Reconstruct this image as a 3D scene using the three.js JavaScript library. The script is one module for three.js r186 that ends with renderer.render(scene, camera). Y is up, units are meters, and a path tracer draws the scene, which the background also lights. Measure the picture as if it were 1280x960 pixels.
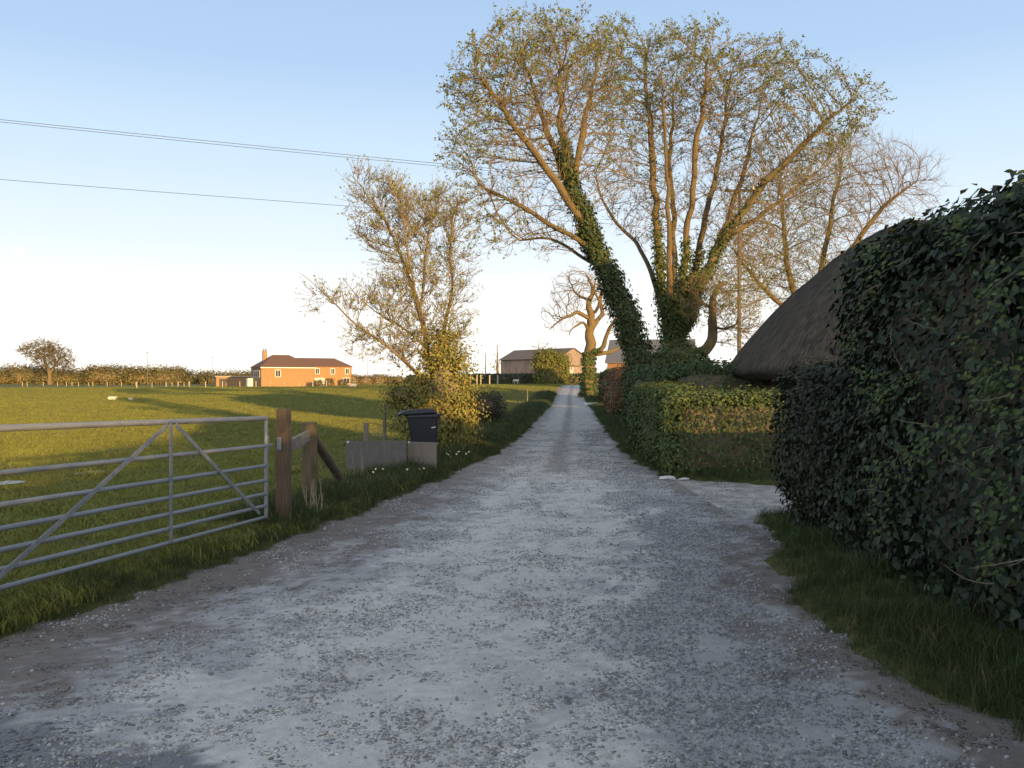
import * as THREE from 'three';
import { mergeGeometries, mergeVertices } from 'three/addons/utils/BufferGeometryUtils.js';
import { MarchingCubes } from 'three/addons/objects/MarchingCubes.js';
import { createNoise2D, createNoise3D } from 'simplex-noise';

// ---------- camera, sky, sun, exposure ----------
const scene = new THREE.Scene();
const EYE = 1.6, F = 1100, HOR = 475;
const camera = new THREE.PerspectiveCamera(2 * Math.atan(480 / F) * 180 / Math.PI, 4 / 3, 0.1, 6000);
camera.position.set(0, EYE, 0);
camera.rotation.x = -Math.atan((480 - HOR) / F);
const renderer = new THREE.WebGLRenderer({ antialias: true });
renderer.toneMapping = THREE.LinearToneMapping;
renderer.toneMappingExposure = 1.36;
renderer.shadowMap.enabled = true;

const SUN_AZ = 29 * Math.PI / 180, SUN_EL = 5.5 * Math.PI / 180;     // behind the camera, to the right: opposite the moon
const sunDir = new THREE.Vector3(Math.sin(SUN_AZ) * Math.cos(SUN_EL), Math.sin(SUN_EL), Math.cos(SUN_AZ) * Math.cos(SUN_EL));
{
  const W = 512, H = 256, data = new Float32Array(W * H * 4);
  const stops = [[0, 0.98, 0.93, 0.84], [4, 0.86, 0.87, 0.84], [9, 0.62, 0.71, 0.79], [14, 0.49, 0.62, 0.75], [20, 0.345, 0.49, 0.69], [28, 0.3, 0.415, 0.59], [45, 0.3, 0.36, 0.46], [90, 0.29, 0.325, 0.385]];
  for (let j = 0; j < H; j++) {
    const el = ((j + 0.5) / H - 0.5) * 180;
    let k = 0; const e = Math.max(0, el);
    while (k < stops.length - 2 && e > stops[k + 1][0]) k++;
    const t = Math.min(1, (e - stops[k][0]) / (stops[k + 1][0] - stops[k][0])), s = t * t * (3 - 2 * t) * 0.5 + t * 0.5;
    for (let i = 0; i < W; i++) {
      const az = ((i + 0.5) / W - 0.5) * 2 * Math.PI, c = Math.cos(el * Math.PI / 180);
      const dx = c * Math.cos(az), dy = Math.sin(el * Math.PI / 180), dz = c * Math.sin(az);
      const d = Math.max(0, dx * sunDir.x + dy * sunDir.y + dz * sunDir.z), glow = 0.35 * Math.pow(d, 2.2) * (1 - 0.5 * Math.max(0, dy)) + 0.8 * Math.pow(d, 16);   // the evening glow round the sun
      const o = (j * W + i) * 4;
      data[o] = stops[k][1] + (stops[k + 1][1] - stops[k][1]) * s + glow * 1.15;
      data[o + 1] = stops[k][2] + (stops[k + 1][2] - stops[k][2]) * s + glow * 0.85;
      data[o + 2] = stops[k][3] + (stops[k + 1][3] - stops[k][3]) * s + glow * 0.55;
      data[o + 3] = 1;
    }
  }
  const sky = new THREE.DataTexture(data, W, H, THREE.RGBAFormat, THREE.FloatType);
  sky.mapping = THREE.EquirectangularReflectionMapping; sky.magFilter = THREE.LinearFilter; sky.minFilter = THREE.LinearFilter;
  sky.colorSpace = THREE.LinearSRGBColorSpace; sky.needsUpdate = true;
  scene.background = sky; scene.environment = sky;
}
const sun = new THREE.DirectionalLight(new THREE.Color().setRGB(1, 0.63, 0.23), 5);
sun.position.copy(sunDir).multiplyScalar(200); sun.castShadow = true; sun.shadow.mapSize.set(4096, 4096); sun.shadow.radius = 1;
Object.assign(sun.shadow.camera, { left: -150, right: 150, top: 150, bottom: -150, near: 1, far: 600 });
scene.add(sun, sun.target);

// ---------- helpers ----------
function rng(a) { return () => { a |= 0; a = a + 0x6D2B79F5 | 0; let t = Math.imul(a ^ a >>> 15, 1 | a); t = t + Math.imul(t ^ t >>> 7, 61 | t) ^ t; return ((t ^ t >>> 14) >>> 0) / 4294967296; }; }
const R0 = rng(11);
const n2 = createNoise2D(rng(5)), n3 = createNoise3D(rng(6));
const V = (x, y, z) => new THREE.Vector3(x, y, z);
const P = (px, py, d) => V((px - 640) / F * d, EYE + (HOR - py) / F * d, -d);      // photo pixel and depth to a place
const col = (r, g, b) => new THREE.Color().setRGB(r, g, b);
const lerp = (a, b, t) => a + (b - a) * t, clamp = (x, a = 0, b = 1) => Math.min(b, Math.max(a, x));
const sstep = (a, b, x) => { const t = clamp((x - a) / (b - a)); return t * t * (3 - 2 * t); };
const used = {};
function numbered(n) { if (!(n in used)) { used[n] = 0; return n; } used[n]++; return n + '_' + String(used[n]).padStart(3, '0'); }
function shade(o) { o.castShadow = true; o.receiveShadow = true; return o; }
function thing(name, label, category, pos = [0, 0, 0], turn = 0, group) {
  const o = new THREE.Group(); o.name = numbered(name); o.position.set(...pos); o.rotation.y = turn;
  o.userData = { label, category }; if (group) o.userData.group = group; scene.add(o); return o;
}
function part(parent, name, geo, mat, extra) { const m = shade(new THREE.Mesh(geo, mat)); m.name = name; if (extra) Object.assign(m.userData, extra); parent.add(m); return m; }
function structure(name, geo, mat, label, category) { const m = shade(new THREE.Mesh(geo, mat)); m.name = numbered(name); m.userData = { kind: 'structure', label, category }; scene.add(m); return m; }
function copyOf(src, pos, turn, label, scale = 1) {
  const c = src.clone(); c.name = numbered(src.name.replace(/_\d{3}$/, '')); c.userData = { ...src.userData, label: label ?? src.userData.label };
  c.position.set(...pos); c.rotation.y = turn; c.scale.setScalar(scale); scene.add(c); return c;
}
function instanced(parent, name, geo, mat, mats, cols, extra = { kind: 'stuff' }) {
  const im = new THREE.InstancedMesh(geo, mat, mats.length); im.name = name; Object.assign(im.userData, extra);
  for (let i = 0; i < mats.length; i++) { im.setMatrixAt(i, mats[i]); if (cols) im.setColorAt(i, cols[i]); }
  shade(im); parent.add(im); return im;
}
const M4 = (p, q, s) => new THREE.Matrix4().compose(p, q, s);
const box = (w, h, d, x = 0, y = 0, z = 0) => new THREE.BoxGeometry(w, h, d).translate(x, y, z);
function chamferBox(w, h, d, b = 0.01) {
  const s = new THREE.Shape(); const x = w / 2 - b, y = h / 2 - b;
  s.moveTo(-x, -y); s.lineTo(x, -y); s.lineTo(x, y); s.lineTo(-x, y); s.closePath();
  return new THREE.ExtrudeGeometry(s, { depth: d - 2 * b, bevelThickness: b, bevelSize: b, bevelSegments: 1 }).translate(0, 0, -d / 2 + b);
}
function rod(a, b, r0, r1 = r0, seg = 10) {
  const l = a.distanceTo(b), g = new THREE.CylinderGeometry(r1, r0, l, seg).translate(0, l / 2, 0);
  g.applyQuaternion(new THREE.Quaternion().setFromUnitVectors(V(0, 1, 0), b.clone().sub(a).normalize())); return g.translate(a.x, a.y, a.z);
}
function geom(pos, idx, uv, colr) {
  const g = new THREE.BufferGeometry(); g.setAttribute('position', new THREE.Float32BufferAttribute(pos, 3));
  if (uv) g.setAttribute('uv', new THREE.Float32BufferAttribute(uv, 2)); if (colr) g.setAttribute('color', new THREE.Float32BufferAttribute(colr, 3));
  if (idx) g.setIndex(idx); g.computeVertexNormals(); return g;
}
function dataTex(w, h, fn, srgb = true, rep = 1) {
  const a = new Uint8Array(w * h * 4), c = [0, 0, 0];
  for (let j = 0; j < h; j++) for (let i = 0; i < w; i++) { fn(i, j, c); const o = (j * w + i) * 4; a[o] = c[0] * 255; a[o + 1] = c[1] * 255; a[o + 2] = c[2] * 255; a[o + 3] = 255; }
  const t = new THREE.DataTexture(a, w, h); t.wrapS = t.wrapT = THREE.RepeatWrapping; t.magFilter = THREE.LinearFilter; t.minFilter = THREE.LinearMipmapLinearFilter; t.generateMipmaps = true;
  if (srgb) t.colorSpace = THREE.SRGBColorSpace; t.repeat.set(rep, rep); t.needsUpdate = true; return t;
}
// tileable noise: simplex on a torus is costly, so blend value noise on a wrapped lattice
function lattice(n, seed) { const r = rng(seed), a = new Float32Array(n * n).map(() => r()); return (u, v) => { const x = u * n, y = v * n, i = Math.floor(x), j = Math.floor(y), fx = x - i, fy = y - j, sx = fx * fx * (3 - 2 * fx), sy = fy * fy * (3 - 2 * fy), g = (p, q) => a[((q % n + n) % n) * n + (p % n + n) % n]; return lerp(lerp(g(i, j), g(i + 1, j), sx), lerp(g(i, j + 1), g(i + 1, j + 1), sx), sy); }; }
const std = (c, rough = 0.9, more = {}) => new THREE.MeshStandardMaterial({ color: c, roughness: rough, side: THREE.DoubleSide, ...more });
const enc = (x) => x <= 0.0031308 ? 12.92 * x : 1.055 * Math.pow(x, 1 / 2.4) - 0.055;   // linear to sRGB for colour maps

// ---------- layout of lane, drive and ground ----------
const LE = [[-30, -5.2], [0, -4.3], [4, -3.65], [5.4, -3.15], [7.8, -2.45], [10.7, -1.85], [14.1, -1.03], [18.5, -0.34], [27, 0.42], [50, 2.05], [70, 3.3], [100, 5.6], [125, 8.4], [150, 13]];
const RE = [[-30, 2.8], [0, 2.45], [3.7, 2.15], [4.6, 2.0], [6, 1.95], [7.8, 2.27], [10.3, 2.8], [14.7, 2.4], [18.5, 2.3], [27, 2.87], [50, 4.5], [70, 5.8], [100, 8.1], [125, 11], [150, 15.8]];
function pl(t, d) { let k = 0; while (k < t.length - 2 && d > t[k + 1][0]) k++; return lerp(t[k][1], t[k + 1][1], clamp((d - t[k][0]) / (t[k + 1][0] - t[k][0]))); }
function laneS(x, d) {                                   // metres inside the gravel, negative outside
  const w = 0.14 * n2(x * 0.9, d * 0.9) + 0.08 * n2(x * 2.7 + 9, d * 2.7);
  const a = Math.min(x - pl(LE, d), pl(RE, d) - x);
  const b = Math.min(d - (10.5 + (x - 2.8) * 0.12), 14.2 - (x - 2.4) * 0.5 - d + Math.max(0, x - 5) * 0.55, x - 1, 11 - x);
  return Math.max(a, b) + w;
}
function base(x, d) {
  const m = sstep(-45, -8, x), rise = 0.95 * sstep(58, 104, d) * m;
  return rise + 0.05 * n2(x * 0.06, d * 0.06) + 0.25 * n2(x * 0.012 + 3, d * 0.012) * sstep(40, 110, d) * (1 - m);
}
function laneY(x, d) {
  const c = (x - (pl(LE, d) + pl(RE, d)) / 2), rut = -0.02 * Math.exp(-((Math.abs(c) - 0.75) ** 2) / 0.08);
  return base(x, d) + rut + 0.018 * n2(x * 0.7 + 31, d * 0.45) + 0.007 * n2(x * 2.6, d * 2.6 + 7) + 0.003 * n2(x * 9, d * 9) - 0.03 * Math.exp(-((d - 24) ** 2) / 12) * (0.5 + 0.5 * n2(x * 0.8, d * 0.5));
}
function groundY(x, d) {
  const s = laneS(x, d), b = base(x, d);
  const verge = 0.07 * sstep(0.02, 0.6, -s) + 0.03 * n2(x * 1.3 + 4, d * 1.3) * sstep(0, 0.4, -s);
  return b + (s > -0.12 ? lerp(-0.1, 0.0, sstep(0.15, -0.12, s)) : 0) + verge;
}

// ground sheet
function axis(lo, hi, a, b, fine, growth) {
  const o = []; for (let x = a; x <= b + 1e-6; x += fine) o.push(x);
  let s = fine; for (let x = b; x < hi;) { s *= growth; x += s; o.push(Math.min(x, hi)); }
  s = fine; for (let x = a; x > lo;) { s *= growth; x -= s; o.unshift(Math.max(x, lo)); }
  return o;
}
function sheet(xs, ds, yf, cf, uvs = 1, keep) {
  const pos = [], uv = [], cl = [], idx = [], nx = xs.length, ok = [];
  for (const d of ds) for (const x of xs) { pos.push(x, yf(x, d), -d); uv.push(x * uvs, d * uvs); if (cf) cl.push(...cf(x, d)); ok.push(keep ? keep(x, d) : true); }
  for (let j = 0; j < ds.length - 1; j++) for (let i = 0; i < nx - 1; i++) {
    const a = j * nx + i, b = a + 1, c = a + nx, e = c + 1; if (!(ok[a] || ok[b] || ok[c] || ok[e])) continue;
    idx.push(a, b, e, a, e, c);
  }
  const g = geom(pos, idx, uv, cf ? cl : null); return g;
}
const la = lattice(8, 1), lb = lattice(32, 2), lc = lattice(128, 3), ld = lattice(512, 4);
const grassMap = dataTex(1024, 1024, (i, j, c) => {
  const u = i / 1024, v = j / 1024, t = 0.3 * la(u, v) + 0.3 * lb(u, v) + 0.25 * lc(u, v) + 0.35 * ld(u, v);
  c[0] = enc(lerp(0.045, 0.15, t)); c[1] = enc(lerp(0.06, 0.16, t)); c[2] = enc(lerp(0.014, 0.035, t));
});
const grassBump = dataTex(1024, 1024, (i, j, c) => { const u = i / 1024, v = j / 1024; c[0] = c[1] = c[2] = 0.3 * lb(u, v) + 0.35 * lc(u, v) + 0.35 * ld(u, v); }, false);
const groundMat = std(col(1, 1, 1), 1, { map: grassMap, bumpMap: grassBump, bumpScale: 0.05, vertexColors: true });
{
  const xs = axis(-2200, 2200, -7, 12, 0.16, 1.13), ds = axis(-300, 3200, -6, 36, 0.22, 1.08);
  structure('field', sheet(xs, ds, groundY, (x, d) => {
    const p = 0.5 + 0.5 * n2(x * 0.05, d * 0.05), q = 0.5 + 0.5 * n2(x * 0.4 + 50, d * 0.4);
    const k = 0.8 + 0.35 * p + 0.12 * q; return [k * 1.05, k, k];
  }, 0.35), groundMat, 'green pasture and verge grass sloping gently away to the far hedges', 'field');
}

// gravel of the lane
let gravelMap, gravelBump;
{
  const S = 2048, h = new Float32Array(S * S), rgb = new Float32Array(S * S * 3), r = rng(77);
  const g1 = lattice(16, 21), g2 = lattice(64, 22), g3 = lattice(400, 23), g4 = lattice(1024, 24);
  for (let j = 0; j < S; j++) for (let i = 0; i < S; i++) {
    const u = i / S, v = j / S, f = 0.5 * g3(u, v) + 0.5 * g4(u, v), o = j * S + i, k = lerp(0.42, 0.62, f) * lerp(0.86, 1.08, g2(u, v));
    h[o] = 0.12 * f + 0.1 * g1(u, v); rgb[o * 3] = k; rgb[o * 3 + 1] = k * 0.985; rgb[o * 3 + 2] = k * 0.97;
  }
  for (let n = 0; n < 26000; n++) {                                      // pebbles pressed into the chalk
    const u0 = r(), v0 = r(); if (g1(u0, v0) + 0.5 * g2(u0, v0) < 0.7 + 0.4 * r()) continue;
    const cx = u0 * S, cy = v0 * S, big = r() ** 3, ra = 2.2 + 13 * big, rb = ra * (0.55 + 0.4 * r()), th = r() * Math.PI, ct = Math.cos(th), st = Math.sin(th);
    const tone = 0.2 + 0.52 * r(), warm = r() < 0.18 ? 0.82 : 1.0, hh = 0.25 + 0.6 * Math.min(1, ra / 8), sq = 2.4 + r();
    const m = Math.ceil(ra + 1);
    for (let y = -m; y <= m; y++) for (let x = -m; x <= m; x++) {
      const p = Math.abs((x * ct + y * st) / ra), q = Math.abs((-x * st + y * ct) / rb), e = Math.pow(p, sq) + Math.pow(q, sq); if (e > 1) continue;
      const o = ((Math.floor(cy + y) + S) % S) * S + (Math.floor(cx + x) + S) % S, z = 0.15 + hh * Math.sqrt(1 - e); if (z < h[o]) continue;
      h[o] = z; rgb[o * 3] = tone; rgb[o * 3 + 1] = tone * (0.5 + 0.5 * warm); rgb[o * 3 + 2] = tone * warm;
    }
  }
  gravelMap = dataTex(S, S, (i, j, c) => { const o = (j * S + i) * 3; c[0] = enc(rgb[o]); c[1] = enc(rgb[o + 1]); c[2] = enc(rgb[o + 2]); });
  gravelBump = dataTex(S, S, (i, j, c) => { c[0] = c[1] = c[2] = clamp(h[j * S + i]); }, false);
}
const laneMat = std(col(1, 1, 1), 0.95, { map: gravelMap, bumpMap: gravelBump, bumpScale: 0.02, vertexColors: true });
function laneCol(x, d) {
  const s = laneS(x, d), L = pl(LE, d), Rr = pl(RE, d), n = n2(x * 1.1 + 80, d * 0.8), m = n2(x * 3.3, d * 2.4 + 60), q = n2(x * 7.5, d * 7.5);
  const c = (x - L) / (Rr - L) + 0.08 * n + 0.05 * m + 0.035 * q + 0.05 * n2(x * 14 + 3, d * 14), nearby = sstep(17, 11, d);
  let dirt = Math.max(sstep(0.24, 0.1, c), sstep(0.9, 0.985, c)) * lerp(0.6, 1, nearby);                              // brown soil along both edges
  if (x > 2.6 && d > 9.5 && d < 15) dirt = 0.45 + 0.3 * m;
  if (d > 15) dirt = Math.max(dirt, 0.6 * sstep(0.1, 0.03, Math.abs((x - L) / (Rr - L) - 0.5) + 0.03 * m));            // grassy middle strip
  let grey = Math.max(sstep(0.66, 0.8, c) * sstep(1.0, 0.9, c), 0.8 * sstep(0.32, 0.26, c)) * nearby;                  // stonier bands beside the wheel tracks
  grey = Math.max(grey * 0.9, sstep(0.3, 0.6, n2(x * 0.5 + 17, d * 0.35) + 0.3 * m + 0.3 * q + 0.25 * n2(x * 15, d * 15)) * 0.28, sstep(13, 22, d) * 0.4);
  const tar = sstep(-0.06, 0.06, (4.24 - 0.45 * (x + 2.47) - d) + 0.22 * n + 0.12 * m + 0.12 * q + 0.12 * n2(x * 14, d * 14));           // old tarmac of the road end
  const a = [1.2, 1.15, 1.06].map((v, k) => lerp(v, [0.74, 0.73, 0.72][k], clamp(grey * 1.15)));
  const b = a.map((v, k) => lerp(v, [0.4, 0.345, 0.295][k], dirt));
  return b.map((v, k) => lerp(v, [0.42, 0.42, 0.43][k], tar));
}
let lane;
{
  const rows = (a, b, s0, g) => { const o = [a]; let d = a; while (d < b) { d += s0 + d * g; o.push(Math.min(d, b)); } return o; };
  const cols = (a, b, s) => { const o = []; for (let x = a; x <= b; x += s) o.push(x); return o; };
  const keep = (x, d) => laneS(x, d) > -0.45;
  const near = sheet(cols(-5.4, 11.4, 0.055), rows(1.2, 16, 0.03, 0.004), laneY, laneCol, 0.4, keep);
  const far = sheet(cols(-2, 16, 0.13), rows(16, 140, 0.08, 0.008), laneY, laneCol, 0.4, keep);
  const back = sheet(cols(-6, 4, 0.25), rows(-12, 1.2, 0.25, 0), laneY, laneCol, 0.4, keep);
  lane = structure('gravel_lane', mergeGeometries([near, far, back]), laneMat, 'pale chalky gravel lane running up to the barn with a drive on one side', 'lane');
}
// loose stones on it
{
  const r = rng(31), shapes = [];
  for (let k = 0; k < 4; k++) {
    const g = mergeVertices(new THREE.IcosahedronGeometry(1, 0).deleteAttribute('normal').deleteAttribute('uv')), p = g.attributes.position;
    for (let i = 0; i < p.count; i++) { const v = V().fromBufferAttribute(p, i), s = 0.85 + 0.4 * n3(v.x * 1.3 + k * 7, v.y * 1.3, v.z * 1.3); p.setXYZ(i, v.x * s, v.y * s * 0.6, v.z * s * 0.8); }
    const fl = g.toNonIndexed(); fl.computeVertexNormals(); shapes.push(fl);
  }
  const sm = [0, 1, 2, 3].map((k) => std([col(0.38, 0.38, 0.385), col(0.24, 0.24, 0.25), col(0.46, 0.45, 0.435), col(0.31, 0.285, 0.25)][k], 0.95));
  const lists = [[], [], [], []]; const big = []; let tries = 0;
  while (tries++ < 1200000 && lists[0].length + lists[1].length + lists[2].length + lists[3].length < 110000) {
    const d = 2.6 + 26 * r() ** 2, x = -5 + r() * 10, s = laneS(x, d); if (s < -0.1) continue;
    const cc = (x - pl(LE, d)) / (pl(RE, d) - pl(LE, d)), den = sstep(-0.05, 0.7, n2(x * 0.8 + 12, d * 0.6) + 0.6 * n2(x * 2.6, d * 2.6) + 0.9 * sstep(0.62, 0.8, cc) * sstep(1, 0.9, cc) + 0.3 * sstep(0.34, 0.26, cc) * sstep(0.1, 0.2, cc)); if (r() > 0.05 + 0.95 * den * den) continue;
    const band = sstep(0.62, 0.8, cc) * sstep(1, 0.9, cc), z = (0.003 + 0.012 * r() ** 4) * (1 + d * 0.02), k = r() < 0.6 * band ? 1 : Math.floor(r() * 4);
    lists[k].push(M4(V(x, laneY(x, d) + z * 0.2, -d), new THREE.Quaternion().setFromEuler(new THREE.Euler(r() * 0.6, r() * 6.3, r() * 0.6)), V(z, z, z)));
  }
  for (let k = 0; k < 4; k++) instanced(lane, 'loose_gravel', shapes[k], sm[k], lists[k]);
  let n = 0;
  while (n < 260) {
    const d = 3 + 11 * r() ** 1.5, x = -4.4 + r() * 7, s = laneS(x, d); if (s < 0.05 || r() > 0.15 + sstep(-0.1, 0.7, n2(x * 0.8 + 12, d * 0.6) + 0.4 * sstep(0.8, 0.1, s))) continue;
    const z = 0.012 + 0.016 * r() ** 2, m = part(lane, 'stone', shapes[n % 4], sm[Math.floor(r() * 3.4)]); m.position.set(x, laneY(x, d) + z * 0.2, -d); m.rotation.set(r() * 0.5, r() * 6.3, r() * 0.5); m.scale.setScalar(z); n++;
  }
}

// ---------- grass ----------
function tuft(seed, blades, h, spread, w) {
  const r = rng(seed), pos = [], idx = [];
  for (let b = 0; b < blades; b++) {
    const a = r() * 6.283, rad = spread * Math.sqrt(r()), x = Math.cos(a) * rad, z = Math.sin(a) * rad, t = r() * 6.283, lean = (0.15 + 0.6 * r()) * h, hh = h * (0.55 + 0.45 * r()), wa = r() * 6.283, o = pos.length / 3;
    for (let k = 0; k <= 3; k++) { const f = k / 3, ww = w * (1 - f * 0.92), bx = x + Math.cos(t) * lean * f * f, bz = z + Math.sin(t) * lean * f * f, y = hh * (f - 0.18 * f * f); pos.push(bx - Math.cos(wa) * ww, y, bz - Math.sin(wa) * ww, bx + Math.cos(wa) * ww, y, bz + Math.sin(wa) * ww); if (k < 3) idx.push(o + 2 * k, o + 2 * k + 1, o + 2 * k + 3, o + 2 * k, o + 2 * k + 3, o + 2 * k + 2); }
  }
  return geom(pos, idx);
}
const grassMat = std(col(1, 1, 1), 0.75);
const UP = V(0, 1, 0), yq = (a) => new THREE.Quaternion().setFromAxisAngle(UP, a);
const grassTone = (r, dry = 0.12, g = [0.05, 0.075, 0.016]) => { const k = 0.75 + 0.5 * r(); return r() < dry ? col(0.2 * k, 0.16 * k, 0.06 * k) : col(g[0] * k, g[1] * k, g[2] * k); };
{
  const r = rng(91), longs = [tuft(1, 13, 0.2, 0.1, 0.0035), tuft(2, 13, 0.26, 0.1, 0.004)], shorts = [tuft(3, 12, 0.07, 0.12, 0.004), tuft(4, 12, 0.09, 0.13, 0.004)];
  const L = [[], []], LC = [[], []], S = [[], []], SC = [[], []];
  for (let n = 0; n < 420000 && L[0].length + L[1].length < 46000; n++) {          // long grass of the verges
    const d = 2.2 + 75 * r() ** 2.2, x = pl(LE, d) - 2.2 + r() * (pl(RE, d) - pl(LE, d) + 4.6), s = -laneS(x, d);
    if (s < -0.05 + 0.1 * r() || s > 1.9) continue;
    const left = x < (pl(LE, d) + pl(RE, d)) / 2, far = left ? 1.2 : 1.4; if (s > far * (0.5 + 0.7 * r())) continue;
    const gap = left && d < 9.4; if (gap && s > 0.4 && r() < 0.8) continue;
    const k = (gap ? 0.55 : left ? 0.8 : 0.55) * (0.45 + 0.75 * r()) * (0.5 + 0.6 * sstep(0, 0.35, s)) * (1 + 0.4 * n2(x * 0.9, d * 0.9)) * (1 + d * 0.006), i = n % 2;
    L[i].push(M4(V(x, groundY(x, d) - 0.01, -d), yq(r() * 6.3), V(k * (1 + d * 0.02), k, k * (1 + d * 0.02)))); LC[i].push(grassTone(r, 0.08));
  }
  for (let n = 0; n < 900000 && S[0].length + S[1].length < 230000; n++) {         // grazed pasture, sparser and coarser with distance
    const d = 5 + 175 * r() ** 1.7, x = -0.64 * d - 2 + r() * (0.64 * d + 2 + pl(LE, d) - 0.3), s = -laneS(x, d); if (s < 0.3) continue;
    const bare = n2(x * 1.4 + 70, d * 1.4) + 0.5 * n2(x * 3, d * 3); if (d < 12 && bare > 0.5) continue;
    const k = (0.6 + 0.6 * r()) * (1 + 0.35 * n2(x * 0.5, d * 0.5)), w = k * (1 + d * 0.035), i = n % 2;
    S[i].push(M4(V(x, groundY(x, d) - 0.01, -d), yq(r() * 6.3), V(w, k * (1 + d * 0.004), w))); SC[i].push(grassTone(r, 0.1, [0.22, 0.23, 0.037]));
  }
  for (const i of [0, 1]) {
    for (const [n, g, m, c, l] of [['verge_grass', longs[i], L[i], LC[i], 'long green grass growing along the edges of the gravel lane'], ['pasture_grass', shorts[i], S[i], SC[i], 'short grazed grass covering the pasture behind the metal gate']]) {
      const im = instanced(scene, numbered(n), g, grassMat, m, c); im.userData = { kind: 'stuff', label: l, category: 'grass' };
    }
  }
}

// ---------- leaves ----------
function leafGeo(shape, fold = 0.25) {           // outline points of half a leaf along y, mirrored and folded on the midrib
  const pos = [], idx = []; const n = shape.length;
  for (const [w, y] of shape) pos.push(0, y, 0.12 * y * y);
  for (const [w, y] of shape) pos.push(w, y, fold * w + 0.12 * y * y);
  for (const [w, y] of shape) pos.push(-w, y, fold * w + 0.12 * y * y);
  for (let k = 0; k < n - 1; k++) idx.push(k, n + k, n + k + 1, k, n + k + 1, k + 1, k, k + 1, 2 * n + k + 1, k, 2 * n + k + 1, 2 * n + k);
  return geom(pos, idx);
}
const ovalLeaf = leafGeo([[0, 0], [0.24, 0.25], [0.27, 0.55], [0, 1]]), ivyLeaf = leafGeo([[0.08, 0], [0.46, 0.12], [0.3, 0.42], [0.22, 0.6], [0, 1]], 0.18);
function spray(seed, n, size, geo = ovalLeaf) {
  const r = rng(seed), gs = [];
  for (let k = 0; k < n; k++) { const s = size * (0.6 + 0.5 * r()); gs.push(geo.clone().scale(s, s, s).rotateX((r() - 0.3) * 1.8).rotateY(r() * 6.3).translate((r() - 0.5) * size, (r() - 0.3) * size, (r() - 0.5) * size)); }
  return mergeGeometries(gs);
}
const randQ = (r) => new THREE.Quaternion().setFromEuler(new THREE.Euler(r() * 6.3, r() * 6.3, r() * 6.3));
function faceQ(nrm, r, wild = 0.6) {             // leaf blade (its z) towards the normal, tip hanging
  const z = nrm.clone().add(V((r() - 0.5) * 2 * wild, (r() - 0.2) * 1.2 * wild, (r() - 0.5) * 2 * wild)).normalize();
  const y = V((r() - 0.5) * 1.4, -1 + r() * 0.9, (r() - 0.5) * 1.4); y.addScaledVector(z, -y.dot(z)).normalize();
  return new THREE.Quaternion().setFromRotationMatrix(new THREE.Matrix4().makeBasis(y.clone().cross(z), y, z));
}
const leafMat = std(col(1, 1, 1), 0.72);
const tone = (r, list) => { const c = list[Math.floor(r() * list.length)], k = 0.7 + 0.6 * r(); return col(c[0] * k, c[1] * k, c[2] * k); };
const IVY = [[0.022, 0.036, 0.014], [0.016, 0.028, 0.012], [0.034, 0.05, 0.016]], PRIVET = [[0.05, 0.085, 0.02], [0.075, 0.11, 0.022], [0.1, 0.12, 0.025]], BUDS = [[0.16, 0.2, 0.035], [0.19, 0.2, 0.04], [0.12, 0.16, 0.03]], BRONZE = [[0.16, 0.11, 0.045], [0.12, 0.12, 0.03], [0.15, 0.14, 0.03]];
const twigMat = std(col(0.24, 0.19, 0.13), 0.9), coreMat = twigMat;

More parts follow.
